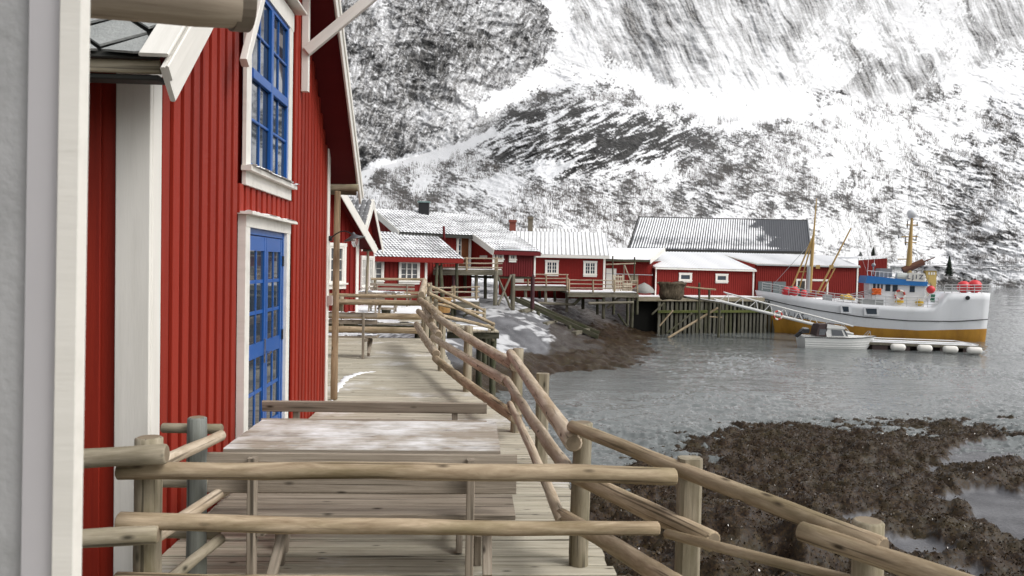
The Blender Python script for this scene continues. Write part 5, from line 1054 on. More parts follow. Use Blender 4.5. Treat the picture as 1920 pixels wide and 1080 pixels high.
pier('lower wooden pier with railing and stacked racks beside the white corner', [(1064, 548, 49.5), (1196, 549, 49.5)], 6, [(1066, 1196, 525, 527, 49.4), (1066, 1196, 532, 534, 49.4), (1066, 1196, 540, 541, 49.4)],
     [(1067, 550, 523, 49.4), (1112, 548, 524, 49.4), (1152, 548, 524, 49.4), (1195, 551, 525, 49.4)], [(1131, 598, 1132, 551, 49.6, 49.6, .11, PILE), (1184, 615, 1186, 551, 49.6, 49.6, .12, PILE), (1176, 612, 1177, 551, 51, 51, .10, PILE), (1194, 590, 1195, 551, 50, 50, .1, PILE), (1103, 569, 1188, 567, 49.4, 49.4, .09, FARW), (1138, 578, 1168, 552, 49.8, 49.8, .09, FARW), (1075, 572, 1095, 553, 50, 50, .1, PILE), (1120, 590, 1120, 551, 54, 54, .1, PILE), (1158, 588, 1175, 612, 50, 50, .07, PILE), (1150, 590, 1150, 551, 54, 54, .1, PILE), (1093, 580, 1093, 551, 54, 54, .12, PILE)])
# quay with a row of upright timbers
qy = thing('quay', (20, 60, -3), 'timber quay wall of upright mossy planks in front of the long warehouse', 'quay')
ql, qr = at(1195, 552, 57.5), at(1432, 559, 61.5); ql.z = qr.z = -.12; dirq = (qr-ql).normalized(); nq = V3((dirq.y, -dirq.x, 0))
MB().prism([ql, qr, qr-nq*4.2, ql-nq*2.6], (0, 0, -.25)).build('quay_deck', FARW, qy); MB().prism([ql+V3((0, .1, 0)), qr+V3((0, .1, 0)), qr-nq*3.9, ql-nq*2.5], (0, 0, .05)).build('snow_cover', SNOW, qy)
plank('edge_beam', ql+V3((0, -.1, -.18)), qr+V3((0, -.1, -.18)), .15, .3, POST, qy)
Lq = (qr-ql).length; k = 2.0
MOSS = timber('mossy_planks', (.07, .066, .05), (.19, .18, .15), (.03, .036, .012), .6, .3, .8, 10, knots=False)
while k < Lq+2.5:
    c_ = ql+dirq*k; plank('upright_plank', (c_.x, c_.y, -3.3), (c_.x, c_.y, -.4-random.uniform(0, .06)), random.uniform(.20, .28), .09, MOSS if random.random() < .8 else PILE, qy, upv=nq); k += random.uniform(.36, .43)
plank('waling', ql+dirq*1.8+nq*.12+V3((0, 0, -1.15)), qr+dirq*2.5+nq*.12+V3((0, 0, -1.15)), .12, .2, timber('moss_beam', (.05, .065, .015), (.12, .13, .04), None, knots=False), qy)
MB().prism([ql-nq*.5+V3((0, 0, -.3)), qr-nq*.5+dirq*2.5+V3((0, 0, -.3)), qr-nq*.5+dirq*2.5+V3((0, 0, -3.4)), ql-nq*.5+V3((0, 0, -3.4))], -nq*.2).build('shade_backing', paint('shade_black', (.010, .010, .009), .9, spec=.05), qy)  # black sheet added as painted shade behind the upright planks
# jetty arm with raking props in front of the quay
jt = thing('jetty', at(1320, 563, 56), 'narrow jetty arm with raking props and railing in front of the quay', 'jetty', 'piers below the red houses')
a, b = at(1286, 556, 55.5), at(1354, 567, 54.5); MB().prism([a, b, b+V3((.2, 1.3, 0)), a+V3((0, 1.3, 0))], (0, 0, -.12)).build('deck', FARW, jt); MB().prism([a, b, b+V3((.2, 1.3, 0)), a+V3((0, 1.3, 0))], (0, 0, .04)).build('snow_cover', SNOW, jt)
for x0, y0, x1, y1, r in ((1286, 538, 1342, 543, .06), (1311, 618, 1311, 530, .08), (1328, 625, 1330, 541, .09), (1347, 633, 1350, 566, .10), (1252, 634, 1346, 577, .09), (1250, 625, 1298, 587, .07), (1330, 594, 1354, 595, .04), (1236, 612, 1262, 582, .06), (1222, 590, 1245, 568, .07)): log('post' if abs(x0-x1) < 5 else 'brace', at(x0, y0, 55), at(x1, y1, 55.2), r, r, LOG if r < .065 or x0 == 1252 else PILE, jt, .004, seg=8)
# net bundle hanging over the quay edge
nb = thing('net_bundle', at(1258, 560, 55), 'big brown bundle of fishing net hanging over the quay edge', 'net')
V = []; Fc = []; n = 28; rows = 12
cx, cz = at(1259, 545, 55.5).x, at(1259, 560, 55.5).z
for i in range(rows+1):
    f = i/rows; w_ = .78+.28*f+.06*math.sin(f*7); z_ = cz+f*1.18
    for k in range(n):
        a_ = 2*math.pi*k/n; r_ = w_*(1+.06*math.sin(5*a_+3*f)+random.uniform(-.03, .03)); V.append((cx+r_*math.cos(a_)*1.0, 55.5+.55*r_*math.sin(a_), z_+(.10*math.sin(2*a_)+random.uniform(-.05, .05) if i in (0, rows) else 0)))
for i in range(rows):
    for k in range(n): Fc.append((i*n+k, i*n+(k+1) % n, (i+1)*n+(k+1) % n, (i+1)*n+k))
Fc += [tuple(range(n-1, -1, -1)), tuple(range(rows*n, (rows+1)*n))]
mt, t, p = nodes('old_net'); v = coords(t, (8, 8, 1.2), False); nn_ = noise(t, v, 1.6, 5, .7); t.links.new(ramp(t, nn_.outputs[0], [(.3, (.03, .022, .014)), (.5, (.10, .075, .045)), (.72, (.24, .19, .13))]).outputs[0], p.inputs['Base Color']); p.inputs['Roughness'].default_value = .95; bump(t, p, nn_.outputs[0], 1, .08)
mesh('net', V, Fc, mt, nb, None, True); log('spreader', at(1232, 530, 55.3), at(1279, 533, 55.3), .05, .05, LOG, nb, .01, seg=8)
# racks, tarp and poles on the lower pier
rk = thing('slatted_rack', at(1162, 546, 52), 'pale stack of slatted fish racks on the lower pier', 'rack')
for i, (x0, x1, y0, y1) in enumerate(((1150, 1168, 515, 548), (1168, 1184, 528, 548))):
    for k in range(5):
        px = x0+(x1-x0)*k/4; plank('slat', at(px, y1, 51.8), at(px, y0+2*(k % 2), 51.8), .10, .05, PALE, rk, upv=(0, -1, 0))
    for k in range(4): py = y0+4+(y1-y0-6)*k/3; plank('slat', at(x0-1, py, 51.7), at(x1+1, py, 51.7), .05, .09, PALE, rk, upv=(0, 0, 1))
tp = thing('tarpaulin_heap', at(1207, 548, 54), 'grey tarpaulin-covered heap at the end of the lower pier', 'tarpaulin')
mbt = MB(); c_ = at(1207, 541, 54); V = []; Fc = []
for i in range(9):
    for k in range(16):
        f = i/8; a_ = 2*math.pi*k/16; r_ = (1-f**2.2)*.82*(1+.1*math.sin(3*a_)+random.uniform(-.04, .04)); V.append((c_.x+r_*math.cos(a_), 54+.7*r_*math.sin(a_), c_.z-.32+.75*f+random.uniform(-.02, .02)))
for i in range(8):
    for k in range(16): Fc.append((i*16+k, i*16+(k+1) % 16, (i+1)*16+(k+1) % 16, (i+1)*16+k))
mesh('tarpaulin', V, Fc, paint('tarp_grey', (.27, .27, .25), .6, .25, 4, .5), tp, None, True)
fm_ = thing('pole_frame', at(1170, 545, 55), 'tall thin pole frame standing on the lower pier', 'frame')
for x0, y0, x1, y1, r, mt_ in ((1149, 549, 1149, 480, .055, PILE), (1189, 525, 1190, 482, .055, PILE), (1136, 496, 1192, 494, .05, LOGP), (1171, 497, 1182, 525, .045, PALE), (1170, 540, 1170, 494, .045, FARW), (1136, 513, 1224, 516, .03, STEEL)): log('pole', at(x0, y0, 55), at(x1, y1, 55), r, r, mt_, fm_, .002, seg=8)
cr = thing('crate', at(1185, 524, 55.6), 'grey crate hung in the pole frame', 'crate'); q = at(1188, 524, 55.6); MB().box((q.x-.28, q.y-.25, q.z-.3), (q.x+.28, q.y+.25, q.z+.32)).build('body', POST, cr); MB().box((q.x-.31, q.y-.28, q.z+.32), (q.x+.31, q.y+.28, q.z+.38)).build('lid', POST, cr)
# boat slip: two long dark beams on sleepers running down into the water
sl_ = thing('boat_slip', at(1040, 600, 46), 'dark timber boat slip running down the rocks into the water', 'slipway')
plank('beam', at(955, 556, 47), at(1122, 632, 46.2), .30, .26, PILE, sl_); plank('beam', at(975, 560, 49), at(1124, 624, 48.2), .25, .2, PILE, sl_)
for px, py in ((975, 582), (1022, 605), (1076, 622)): plank('sleeper', at(px, py+3, 45), at(px+26, py-3, 48), .3, .22, FARW, sl_)
for px, py in ((1009, 592), (1068, 618)): log('prop', at(px, py+8, 46.3), at(px, py-8, 46.3), .12, .12, PILE, sl_, 0, seg=8)
bxs = thing('white_crate', at(972, 528, 47), 'white crate on the rocks below the wing of the large house', 'crate'); q = at(972, 521, 47); MB().box((q.x-.32, q.y-.3, q.z-.28), (q.x+.32, q.y+.3, q.z+.22)).build('body', WHITE, bxs); MB().box((q.x-.35, q.y-.33, q.z+.22), (q.x+.35, q.y+.33, q.z+.28)).build('rim', WHITE, bxs)
# ------------------------------------------------------------------ fishing boat
HULLW = paint('hull_white', (.80, .81, .83), .4, .05, .8, .1, dirt=(.52, .50, .47), dirtamt=.35, spec=.4, rv=.0); OCHRE = paint('hull_ochre', (.46, .22, .025), .5, .15, 1.2, .2, dirt=(.20, .09, .02), dirtamt=.6); MAST = paint('mast_ochre', (.50, .33, .12), .5, .12, 2)
BUOY = paint('buoy_red', (.75, .06, .07), .4, .1, 5); YELL = paint('buoy_yellow', (.75, .48, .03), .5, .15, 4); ORNG = paint('orange_cloth', (.80, .16, .03), .6); BBLUE = paint('boat_blue', (.03, .19, .52), .45); RUST = paint('exhaust_rust', (.14, .06, .035), .7, .3, 3); GREEN = paint('green_rope', (.10, .32, .22), .8)
BOWP = on(1433, 621, -3.0); STN = on(1837, 637, -3.0); bd = (STN-BOWP); bd.z = 0; LB = bd.length; bd.normalize(); nb_ = V3((bd.y, -bd.x, 0))     # nb_: towards the camera
fb = thing('fishing_boat', BOWP+bd*LB*.5, 'white and ochre fishing boat with blue wheelhouse band moored at the quay', 'boat')
def bp(s, w_, z): q = BOWP+bd*s+nb_*w_; return V3((q.x, q.y, z))
def zof(py, s): return at(1440+(1846-1440)*s/LB, py, (BOWP+bd*s).y).z
# stations: s along (0 = stem at waterline), half beams and heights
def sheer(s): f = s/LB; return float(np.interp(f, [-.06, 0, .12, .3, .45, .62, .78, .80, 1.02], [.52, .44, .14, -.22, -.40, -.50, -.50, .66, .74]))
def half(s, k):   # k: 0 keel 1 deck
    f = s/LB; full = float(np.interp(f, [-.06, 0, .08, .2, .4, .7, .9, 1.02], [.05, .30, 1.0, 1.75, 2.25, 2.35, 2.2, 1.9])); return full*k
NS = 34; rowsz = 9; V = []; FW = []; FO = []
ss = np.linspace(0, 1, NS)
for i, f in enumerate(ss):
    s = f*LB; top = sheer(s)
    for j in range(rowsz):
        g = j/(rowsz-1); z = -3.7 + (top+3.7)*g; fl_ = g**.45
        s2 = s - (1-f)**3*(g-.28)*1.15 - (.0 if f < .9 else 0)        # raked stem
        hb_ = half(max(0, f*LB+.001), 1)*(.55+.45*fl_ if f > .15 else .12+.88*fl_**1.3)
        if f == 0: hb_ = .04
        if f > .94: hb_ *= 1-.18*(1-g)*((f-.94)/.06)
        V.append((s2, hb_, z))
for side in (1, -1):
    pass
pts = [bp(a, b, c) for a, b, c in V] + [bp(a, -b, c) for a, b, c in V]; off = NS*rowsz; fw_ = []
for i in range(NS-1):
    for j in range(rowsz-1):
        q = (i*rowsz+j, (i+1)*rowsz+j, (i+1)*rowsz+j+1, i*rowsz+j+1); fw_.append(q); fw_.append(tuple(off+k for k in q[::-1]))
for j in range(rowsz-1):   # transom and stem
    a = (NS-1)*rowsz+j; fw_.append((a, off+a, off+a+1, a+1)); fw_.append((off+j, j, j+1, off+j+1))
for i in range(NS-1): fw_.append((i*rowsz+rowsz-1, (i+1)*rowsz+rowsz-1, off+(i+1)*rowsz+rowsz-1, off+i*rowsz+rowsz-1))
mt, t, p = nodes('boat_hull')      # ochre below the boot line, white above: the line is a world height that rises towards the bow
tc = N(t, 'ShaderNodeAttribute', attribute_name='band'); v = coords(t, (1, 1, .25), False); n1 = noise(t, v, 1.1, 6, .65); n2 = noise(t, v, 6, 4)
wc = mixc(t, ramp(t, n1.outputs[0], [(.5, (0, 0, 0)), (.75, (.45,)*3)]).outputs[0], (.82, .83, .85), (.66, .65, .63)); oc = mixc(t, ramp(t, n1.outputs[0], [(.42, (0, 0, 0)), (.7, (.7,)*3)]).outputs[0], (.50, .25, .03), (.26, .11, .018))
gt = N(t, 'ShaderNodeMath', operation='GREATER_THAN'); gt.inputs[1].default_value = 0; t.links.new(tc.outputs['Fac'], gt.inputs[0])
t.links.new(mixc(t, gt.outputs[0], oc, wc), p.inputs['Base Color']); p.inputs['Roughness'].default_value = .45; bump(t, p, n2.outputs[0], .15, .02)
hull = mesh('hull', pts, fw_, mt, fb, None, True)
def boot(s): f = s/LB; return float(np.interp(f, [0, .12, .3, .5, .7, 1], [-1.25, -1.62, -2.02, -2.25, -2.32, -2.02]))
def line2(s): f = s/LB; return float(np.interp(f, [0, .1, .25, .45, .65, .85, 1.0], [-.28, -.62, -1.02, -1.42, -1.58, -1.52, -1.28]))
at_ = hull.data.attributes.new('band', 'FLOAT', 'POINT'); at_.data.foreach_set('value', [c-boot(max(0, a)) for a, b, c in V]*2)
def skin(s, z):
    """half beam of the hull side at height z"""
    top = sheer(s); g = min(1, max(0, (z+3.7)/(top+3.7))); s_ = s
    for _ in range(4): s_ = max(0, s+(1-min(1, s_/LB))**3*(g-.28)*1.15)
    s = s_; f = s/LB; fl_ = g**.45; return half(s, 1)*(.55+.45*fl_ if f > .15 else .12+.88*fl_**1.3)
rb_ = MB(); S_ = np.linspace(-.25, LB-.05, 48)
for a, b in zip(S_[:-1], S_[1:]): rb_.tube(bp(a, skin(a, line2(a))+.02, line2(a)), bp(b, skin(b, line2(b))+.02, line2(b)), .04, .04, 6)
rb_.build('rubbing_strake', BLACK, fb)
RAILW = paint('rail_white', (.62, .62, .62), .4)
def rail_line(name, s0, s1, z0f, hgt, npost, mat=RAILW, inset=.08, bars=(1, .66, .33)):
    mb = MB(); S = np.linspace(s0, s1, npost)
    for s in S: b = bp(s, max(.05, skin(s, sheer(s))-inset), z0f(s)); mb.tube(b, b+V3((0, 0, hgt)), .03, .03, 6)
    for k in bars:
        for a, b in zip(S[:-1], S[1:]): mb.tube(bp(a, max(.05, skin(a, sheer(a))-inset), z0f(a)+hgt*k), bp(b, max(.05, skin(b, sheer(b))-inset), z0f(b)+hgt*k), .032, .032, 6)
    return mb.build(name, mat, fb)
rail_line('bow_rail', -.3, LB*.44, sheer, .62, 12); rail_line('side_rail', LB*.50, LB*.775, sheer, .78, 7); rail_line('stern_rail', LB*.80, LB*.995, sheer, .62, 7)
# windows let into the hull side
for px0, px1, y0, y1 in ((1585, 1595, 582, 572.5), (1628, 1646, 586, 576)):
    s0, s1 = (LB*(px-1440)/406 for px in (px0, px1)); z0 = zof(y0, s0); z1 = zof(y1, s0); w_ = skin((s0+s1)/2, z1)+.02
    o = MB().prism([bp(s0-.18, w_, z0-.12), bp(s1+.18, w_, z0-.12), bp(s1+.12, w_, z1+.1), bp(s0-.25, w_, z1+.1)], nb_*.03).build('hull_window', HULLW, fb); MB().prism([bp(s0, w_+.035, z0), bp(s1, w_+.035, z0), bp(s1-.04, w_+.035, z1), bp(s0-.12, w_+.035, z1)], nb_*.01).build('pane', PANE, o)
MB().tube(bp(LB*.90, skin(LB*.90, .3)+.0, zof(557, LB*.9)), bp(LB*.90, skin(LB*.90, .3)+.05, zof(557, LB*.9)), .16, .16, 16).build('porthole', BLACK, fb)
# shelter deck aft (sloping front edge) is the raised hull; its knuckle plate
# wheelhouse
def hs(px): return LB*(px-1440)/406
w0, w1 = hs(1640), hs(1735); zf = -.55; zt_ = zof(531, w0); zroof = zof(517, w0)
wh = MB().prism([bp(w0, 1.45, zf), bp(w1, 1.45, zf), bp(w1, 1.45, zt_), bp(w0-.10, 1.45, zt_)], nb_*-2.9).build('wheelhouse', HULLW, fb)
MB().prism([bp(w0-.55, 1.62, zt_), bp(w1+.15, 1.62, zt_-.12), bp(w1+.15, 1.62, zt_+.22), bp(w0-.40, 1.62, zroof)], nb_*-3.24).build('blue_band', BBLUE, wh)
for px0, px1, y0, y1 in ((1641, 1646, 540, 531.5), (1649, 1653, 540, 532), (1656, 1659, 541, 533), (1664, 1673, 545, 533), (1677, 1686, 546, 534), (1708, 1717, 547, 536)):
    a, b = hs(px0), hs(px1); MB().prism([bp(a, 1.455, zof(y0, a)), bp(b, 1.455, zof(y0, a)), bp(b, 1.455, zof(y1, a)), bp(a, 1.455, zof(y1, a))], nb_*.03).build('window', PANE, wh)
for px in (1634, 1637, 1640): MB().tube(bp(hs(px), 1.5, zof(566, w0)), bp(hs(px), 1.5, zof(530, w0)), .035, .035, 6).build('stanchion', HULLW, wh)
rr = MB()
for k in range(9):
    s = w0-.4+(hs(1690)-w0+.4)*k/8; b = bp(s, 1.5, zroof-.02*k); rr.tube(b, b+V3((0, 0, .42)), .022, .022, 6)
rr.tube(bp(w0-.4, 1.5, zroof+.40), bp(hs(1690), 1.5, zroof+.22), .022, .022, 6); rr.build('roof_rail', HULLW, wh)
MB().prism([bp(hs(1653), .9, zroof-.1), bp(hs(1678), .9, zroof-.1), bp(hs(1678), .9, zof(503, w0)), bp(hs(1656), .9, zof(503, w0))], nb_*-1.6).build('roof_locker', paint('locker_grey', (.30, .30, .30), .6), wh)
MB().tube(bp(hs(1684), 1.25, zof(518, w0)), bp(hs(1703), 1.25, zof(519, w0)), .36, .36, 16).build('life_raft', paint('raft_canister', (.55, .58, .56), .5, .25, 3), wh)
cs = MB().prism([bp(hs(1700), 1.64, zof(527, w1)), bp(hs(1733), 1.64, zof(528, w1)), bp(hs(1733), 1.64, zof(513, w1)), bp(hs(1704), 1.64, zof(512, w1))], nb_*-.05).build('call_sign_board', WHITE, wh)
def sideM(s, w_, z, slope=0):
    M = Matrix.Identity(4); x = (bd+V3((0, 0, slope))).normalized(); n_ = nb_; zz = n_; yy = zz.cross(x)
    for i in range(3): M[i][0] = x[i]; M[i][1] = yy[i]; M[i][2] = zz[i]; M[i][3] = bp(s, w_, z)[i]
    return M
NAVY = paint('navy_letters', (.01, .012, .06), .6)
text('lettering', 'LJIZ', .50, sideM(hs(1716), 1.66, zof(520, w1)), NAVY, cs, sp=1.45)
s_t = hs(1506); text('registration', 'N-165-MS', .62, sideM(s_t, skin(s_t, -1.25)+.10, zof(592, s_t), -.13), paint('letters_grey', (.05, .055, .07), .6), fb)
# masts, boom, stays, exhaust
def line(name, a, b, ra, rb, mat, n=8): return MB().tube(a, b, ra, rb, n).build(name, mat, fb)
def mp(px, py, wof=0): s = hs(px); q = bp(s, wof, 0); return V3((q.x, q.y, at(px, py, q.y).z))
fmx = mp(1527, 548); line('foremast', mp(1527, 548), mp(1531, 455), .17, .12, MAST, 12); line('foremast_top', mp(1531, 455), mp(1535, 372), .09, .035, MAST, 10)
line('mast_tabernacle', mp(1523, 550, .1), mp(1524, 500, .1), .18, .16, STEEL, 8)
line('boom', mp(1543, 550), mp(1603, 428), .085, .055, MAST, 10)
for a, b, r in (((1490, 545), (1531, 442), .07), ((1506, 545), (1532, 440), .06), ((1503, 510), (1522, 509), .05), ((1454, 535), (1530, 452), .02), ((1604, 428), (1532, 400), .012), ((1552, 548), (1575, 503), .05), ((1603, 430), (1640, 520), .012), ((1521, 431), (1533, 431), .03)): line('stay', mp(*a), mp(*b), r, r, MAST if r > .04 else STEEL, 6)
for a, b in ((1538, 1546), (1564, 1572)): MB().prism([mp(a, 504, .05), mp(b, 504, .05), mp(b, 497, .05), mp(a, 497, .05)], nb_*-.1).build('block', MAST, fb)
line('main_mast', mp(1713, 515), mp(1716, 408),   .25, .08, MAST, 12); MB().ball(mp(1716, 401), .38, 14, (1, 1, .95)).build('radar_dome', HULLW, fb, True)
for y_, a, b in ((422, 1706, 1728), (444, 1698, 1728), (455, 1704, 1726), (486, 1692, 1712)): line('yard', mp(a, y_), mp(b, y_), .045, .045, MAST, 6)
for px, y0, y1 in ((1708, 414, 427), (1726, 416, 424), (1706, 445, 460), (1725, 441, 451), (1693, 440, 447)): line('aerial', mp(px, y1), mp(px, y0), .05, .04, BLACK, 6)
line('exhaust', mp(1703, 508), mp(1740, 491), .30, .26, RUST, 12); line('exhaust_tip', mp(1740, 491), mp(1760, 483), .06, .04, RUST, 8); line('derrick', mp(1735, 525), mp(1741, 494), .05, .05, STEEL, 6)
line('whip_aerial', mp(1637, 515), mp(1639, 462), .02, .012, HULLW, 6); line('whip_aerial', mp(1649, 500), mp(1650, 478), .02, .012, HULLW, 6); MB().ball(mp(1648, 497), .16, 10).build('search_light', STEEL, fb, True); line('light_post', mp(1648, 515), mp(1648, 499), .06, .05, STEEL, 8)
MB().prism([bp(hs(1617), 1.9, -.5), bp(hs(1659), 1.9, -.5), bp(hs(1659), 1.9, -.02), bp(hs(1617), 1.9, -.02)], nb_*-1.2).build('deck_bin', paint('bin_grey', (.33, .34, .33), .5), fb); MB().prism([bp(hs(1552), 1.0, -.3), bp(hs(1568), 1.0, -.3), bp(hs(1568), 1.0, .25), bp(hs(1552), 1.0, .25)], nb_*-.8).build('winch', STEEL, fb)
for a, b in (((1576, 557), (1640, 543)), ((1580, 560), (1642, 546)), ((1600, 560), (1642, 548))): line('pole', mp(a[0], a[1], 1.6), mp(b[0], b[1], 1.6), .03, .03, STEEL, 6)
# buoys and other gear carried on the boat
def buoy(px, py, r, mat, label, cat='buoy', wof=1.4, sq=(1, 1, 1), name='buoy'):
    c_ = mp(px, py, wof); t_ = thing(name, (c_.x, c_.y, c_.z-r), label, cat, 'buoys and gear on the fishing boat'); MB().ball(c_, r, 16, sq).build('body', mat, t_, True); MB().tube(c_+V3((0, 0, r*.9*sq[2])), c_+V3((0, 0, r*1.2*sq[2])), r*.18, r*.15, 8).build('eye', BLACK if mat is not YELL else mat, t_); return t_
for i, (px, py, lb) in enumerate(((1480, 547, 'leftmost of three red buoys at the bow rail'), (1495, 546, 'middle red buoy at the bow rail, below the green cloth'), (1513, 550, 'right-hand red buoy at the bow rail, next to the foremast'))): buoy(px, py, .40 if i < 2 else .28, BUOY, lb, wof=.9+.15*i)
buoy(1803, 538, .48, BUOY, 'left one of two big red buoys on the stern deck', wof=1.5); buoy(1822, 537, .52, BUOY, 'right one of two big red buoys on the stern deck', wof=1.5); buoy(1746, 543, .32, BUOY, 'red buoy just behind the wheelhouse', wof=1.4)
nt_ = mp(1594, 556, 1.5); yn = thing('yellow_float_heap', nt_, 'heap of yellow net floats on the foredeck', 'floats', 'buoys and gear on the fishing boat')
for k in range(14): MB().ball((nt_.x+random.uniform(-.42, .42), nt_.y+random.uniform(-.3, .3), nt_.z-.1+random.uniform(-.12, .22)), .17, 10, (1.2, 1, .8)).build('net_float', paint('float_y%d' % (k % 3), ((.75, .50, .10), (.80, .58, .20), (.70, .42, .08))[k % 3], .6) if k < 3 else bpy.data.materials['float_y%d' % (k % 3)], yn, True)
buoy(1687, 566, .26, YELL, 'yellow float under the lifebuoy', wof=2.0, sq=(1.3, 1, .8)); buoy(1723, 568, .26, YELL, 'yellow float right of the wheelhouse lifebuoy', wof=2.0, sq=(1.2, 1, .9))
def cloth(px, py, w_, h, mat, label, wof=1.6):
    c_ = mp(px, py, wof); V = []; Fc = []; n = 9
    for i in range(n):
        for j in range(n): V.append(tuple(bp(hs(px), wof, 0).xy) and (c_+bd*(w_*(j/(n-1)-.5))+V3((0, 0, -h*i/(n-1)))+nb_*(.06*math.sin(j*1.7+i)+.05*math.sin(i*2.1)))[:])
    for i in range(n-1):
        for j in range(n-1): Fc.append((i*n+j, i*n+j+1, (i+1)*n+j+1, (i+1)*n+j))
    o = mesh('cloth', V, Fc, mat, None, None, True); so_ = o.modifiers.new('thick', 'SOLIDIFY'); so_.thickness = .02; tag(o, label, 'cloth', 'buoys and gear on the fishing boat')
cloth(1647, 541, .7, .5, ORNG, 'orange cloth hung on the rail before the wheelhouse'); cloth(1496, 537, .7, .22, GREEN, 'pale green cloth tied to the bow rail', 1.0); cloth(1748, 552, .3, .6, GREEN, 'green rope hanging behind the wheelhouse', 1.7)
def lifebuoy(c_, r, label, nrm):
    t_ = thing('lifebuoy', c_, label, 'lifebuoy', 'lifebuoys'); nrm = V3(nrm).normalized(); ex_ = nrm.cross(V3((0, 0, 1))).normalized(); ez_ = ex_.cross(nrm)
    for q in range(8):
        V = []; Fc = []; n = 6; m_ = 8
        for i in range(n+1):
            a_ = 2*math.pi*(q+i/n)/8
            for k in range(m_):
                b_ = 2*math.pi*k/m_; d_ = (ex_*math.cos(a_)+ez_*math.sin(a_)); V.append(c_+d_*(r+r*.22*math.cos(b_))+nrm*(r*.22*math.sin(b_)))
        for i in range(n):
            for k in range(m_): Fc.append((i*m_+k, i*m_+(k+1) % m_, (i+1)*m_+(k+1) % m_, (i+1)*m_+k))
        mesh('ring_segment', V, Fc, LBR if q % 2 else WHITE, t_, None, True)
LBR = paint('lifebuoy_red', (.50, .06, .05), .5)
lifebuoy(mp(1690, 553, 1.55), .34, 'red and white lifebuoy on the wheelhouse side', nb_)
# ------------------------------------------------------------------ gangway
gw_ = thing('gangway', at(1340, 562, 57), 'white truss gangway sloping from the quay down past the bow', 'gangway')
ga, gb = at(1342, 563, 56.5), at(1600, 627, 53.0); ua, ub = at(1360, 549, 56.5), at(1600, 612, 53.0)
GW = paint('gangway_white', (.66, .66, .64), .5, .1, 2)
MB().tube(ga, gb, .10, .10, 10).build('lower_chord', GW, gw_); MB().tube(ua, ub, .05, .05, 8).build('upper_chord', GW, gw_); MB().tube(ga+V3((.2, 1.0, .02)), gb+V3((.2, 1.0, .02)), .10, .10, 10).build('lower_chord', GW, gw_); MB().tube(ua+V3((.2, 1.0, .02)), ub+V3((.2, 1.0, .02)), .05, .05, 8).build('upper_chord', GW, gw_)
MB().prism([ga+V3((0, .05, .02)), gb+V3((0, .05, .02)), gb+V3((.2, .98, .02)), ga+V3((.2, .98, .02))], (0, 0, .05)).build('walkway', STEEL, gw_)
for k in range(9):
    a = ga.lerp(gb, (k+.2)/9); b = ua.lerp(ub, (k+.45)/9-.02); c_ = ga.lerp(gb, (k+.85)/9); MB().tube(a, b, .03, .03, 6).tube(b, c_, .03, .03, 6).build('lattice', GW, gw_)
lifebuoy(at(1457, 591, 54.6)+V3((0, -.15, 0)), .30, 'red and white lifebuoy hung on the gangway', (0, -1, .1))
cloth_c = None
# ------------------------------------------------------------------ floating pontoon with fenders
pn_ = thing('pontoon', on(1745, 655, -3), 'floating pontoon with snowy deck beside the fishing boat', 'pontoon')
p0, p1 = on(1636, 653, -3.0), on(1838, 661, -3.0); pdv = (p1-p0); pdv.z = 0; Lp = pdv.length; pdv.normalize(); pnn = V3((pdv.y, -pdv.x, 0))
def pq(s, w_, z): q = p0+pdv*s-pnn*w_; return V3((q.x, q.y, z))
zd = -2.60
MB().prism([pq(-.5, 0, zd-.16), pq(Lp, 0, zd-.16), pq(Lp, 2.2, zd-.16), pq(-.5, 2.2, zd-.16)], (0, 0, .16)).build('deck', FARW, pn_); MB().prism([pq(-.5, .12, zd), pq(Lp-.1, .12, zd), pq(Lp-.1, 2.1, zd), pq(-.5, 2.1, zd)], (0, 0, .04)).build('snow_cover', SNOW, pn_)
for k in range(5): MB().prism([pq(k*(Lp-1)/4, .05, -3.25), pq(k*(Lp-1)/4+.95, .05, -3.25), pq(k*(Lp-1)/4+.95, .05, zd-.17), pq(k*(Lp-1)/4, .05, zd-.17)], -pnn*2.0).build('float', paint('float_brown%d' % k, (.06, .04, .035), .6), pn_)
MB().tube(pq(-.4, .1, zd+.12), pq(Lp-.5, .1, zd+.12), .035, .035, 6).tube(pq(-.4, 2.0, zd+.16), pq(Lp-.9, 2.0, zd+.16), .035, .035, 6).tube(pq(Lp-.9, 2.0, zd+.16), pq(Lp-.1, .1, zd+.10), .035, .035, 6).build('guard_rail', GW, pn_)
for k, lb in enumerate(('first white fender from the small motorboat', 'second white fender from the small motorboat', 'third white fender from the small motorboat', 'white fender at the outer end of the pontoon')):
    px = (1683, 1733, 1781, 1826)[k]; c_ = on(px, 651+k*2.0, -2.78); c_.y -= .05; t_ = thing('fender', c_, lb, 'fender', 'white fenders along the pontoon'); L_ = .44; prof = [(-1.05, .05), (-1, .10), (-.88, .20), (-.6, .235), (.6, .235), (.88, .20), (1, .10), (1.05, .05)]; V = []; Fc = []
    for x, r in prof:
        for j in range(12): a_ = 2*math.pi*j/12; V.append(c_+pdv*(x*L_)+pnn*(r*math.cos(a_))+V3((0, 0, r*math.sin(a_))))
    for i in range(len(prof)-1):
        for j in range(12): Fc.append((i*12+j, i*12+(j+1) % 12, (i+1)*12+(j+1) % 12, (i+1)*12+j))
    mesh('body', V, Fc, WHITE, t_, None, True); MB().tube(c_-pdv*.46, c_-pdv*.55+V3((0, .1, .2)), .015, .015, 6).tube(c_+pdv*.46, c_+pdv*.55+V3((0, .1, .2)), .015, .015, 6).build('line', BLACK, t_)
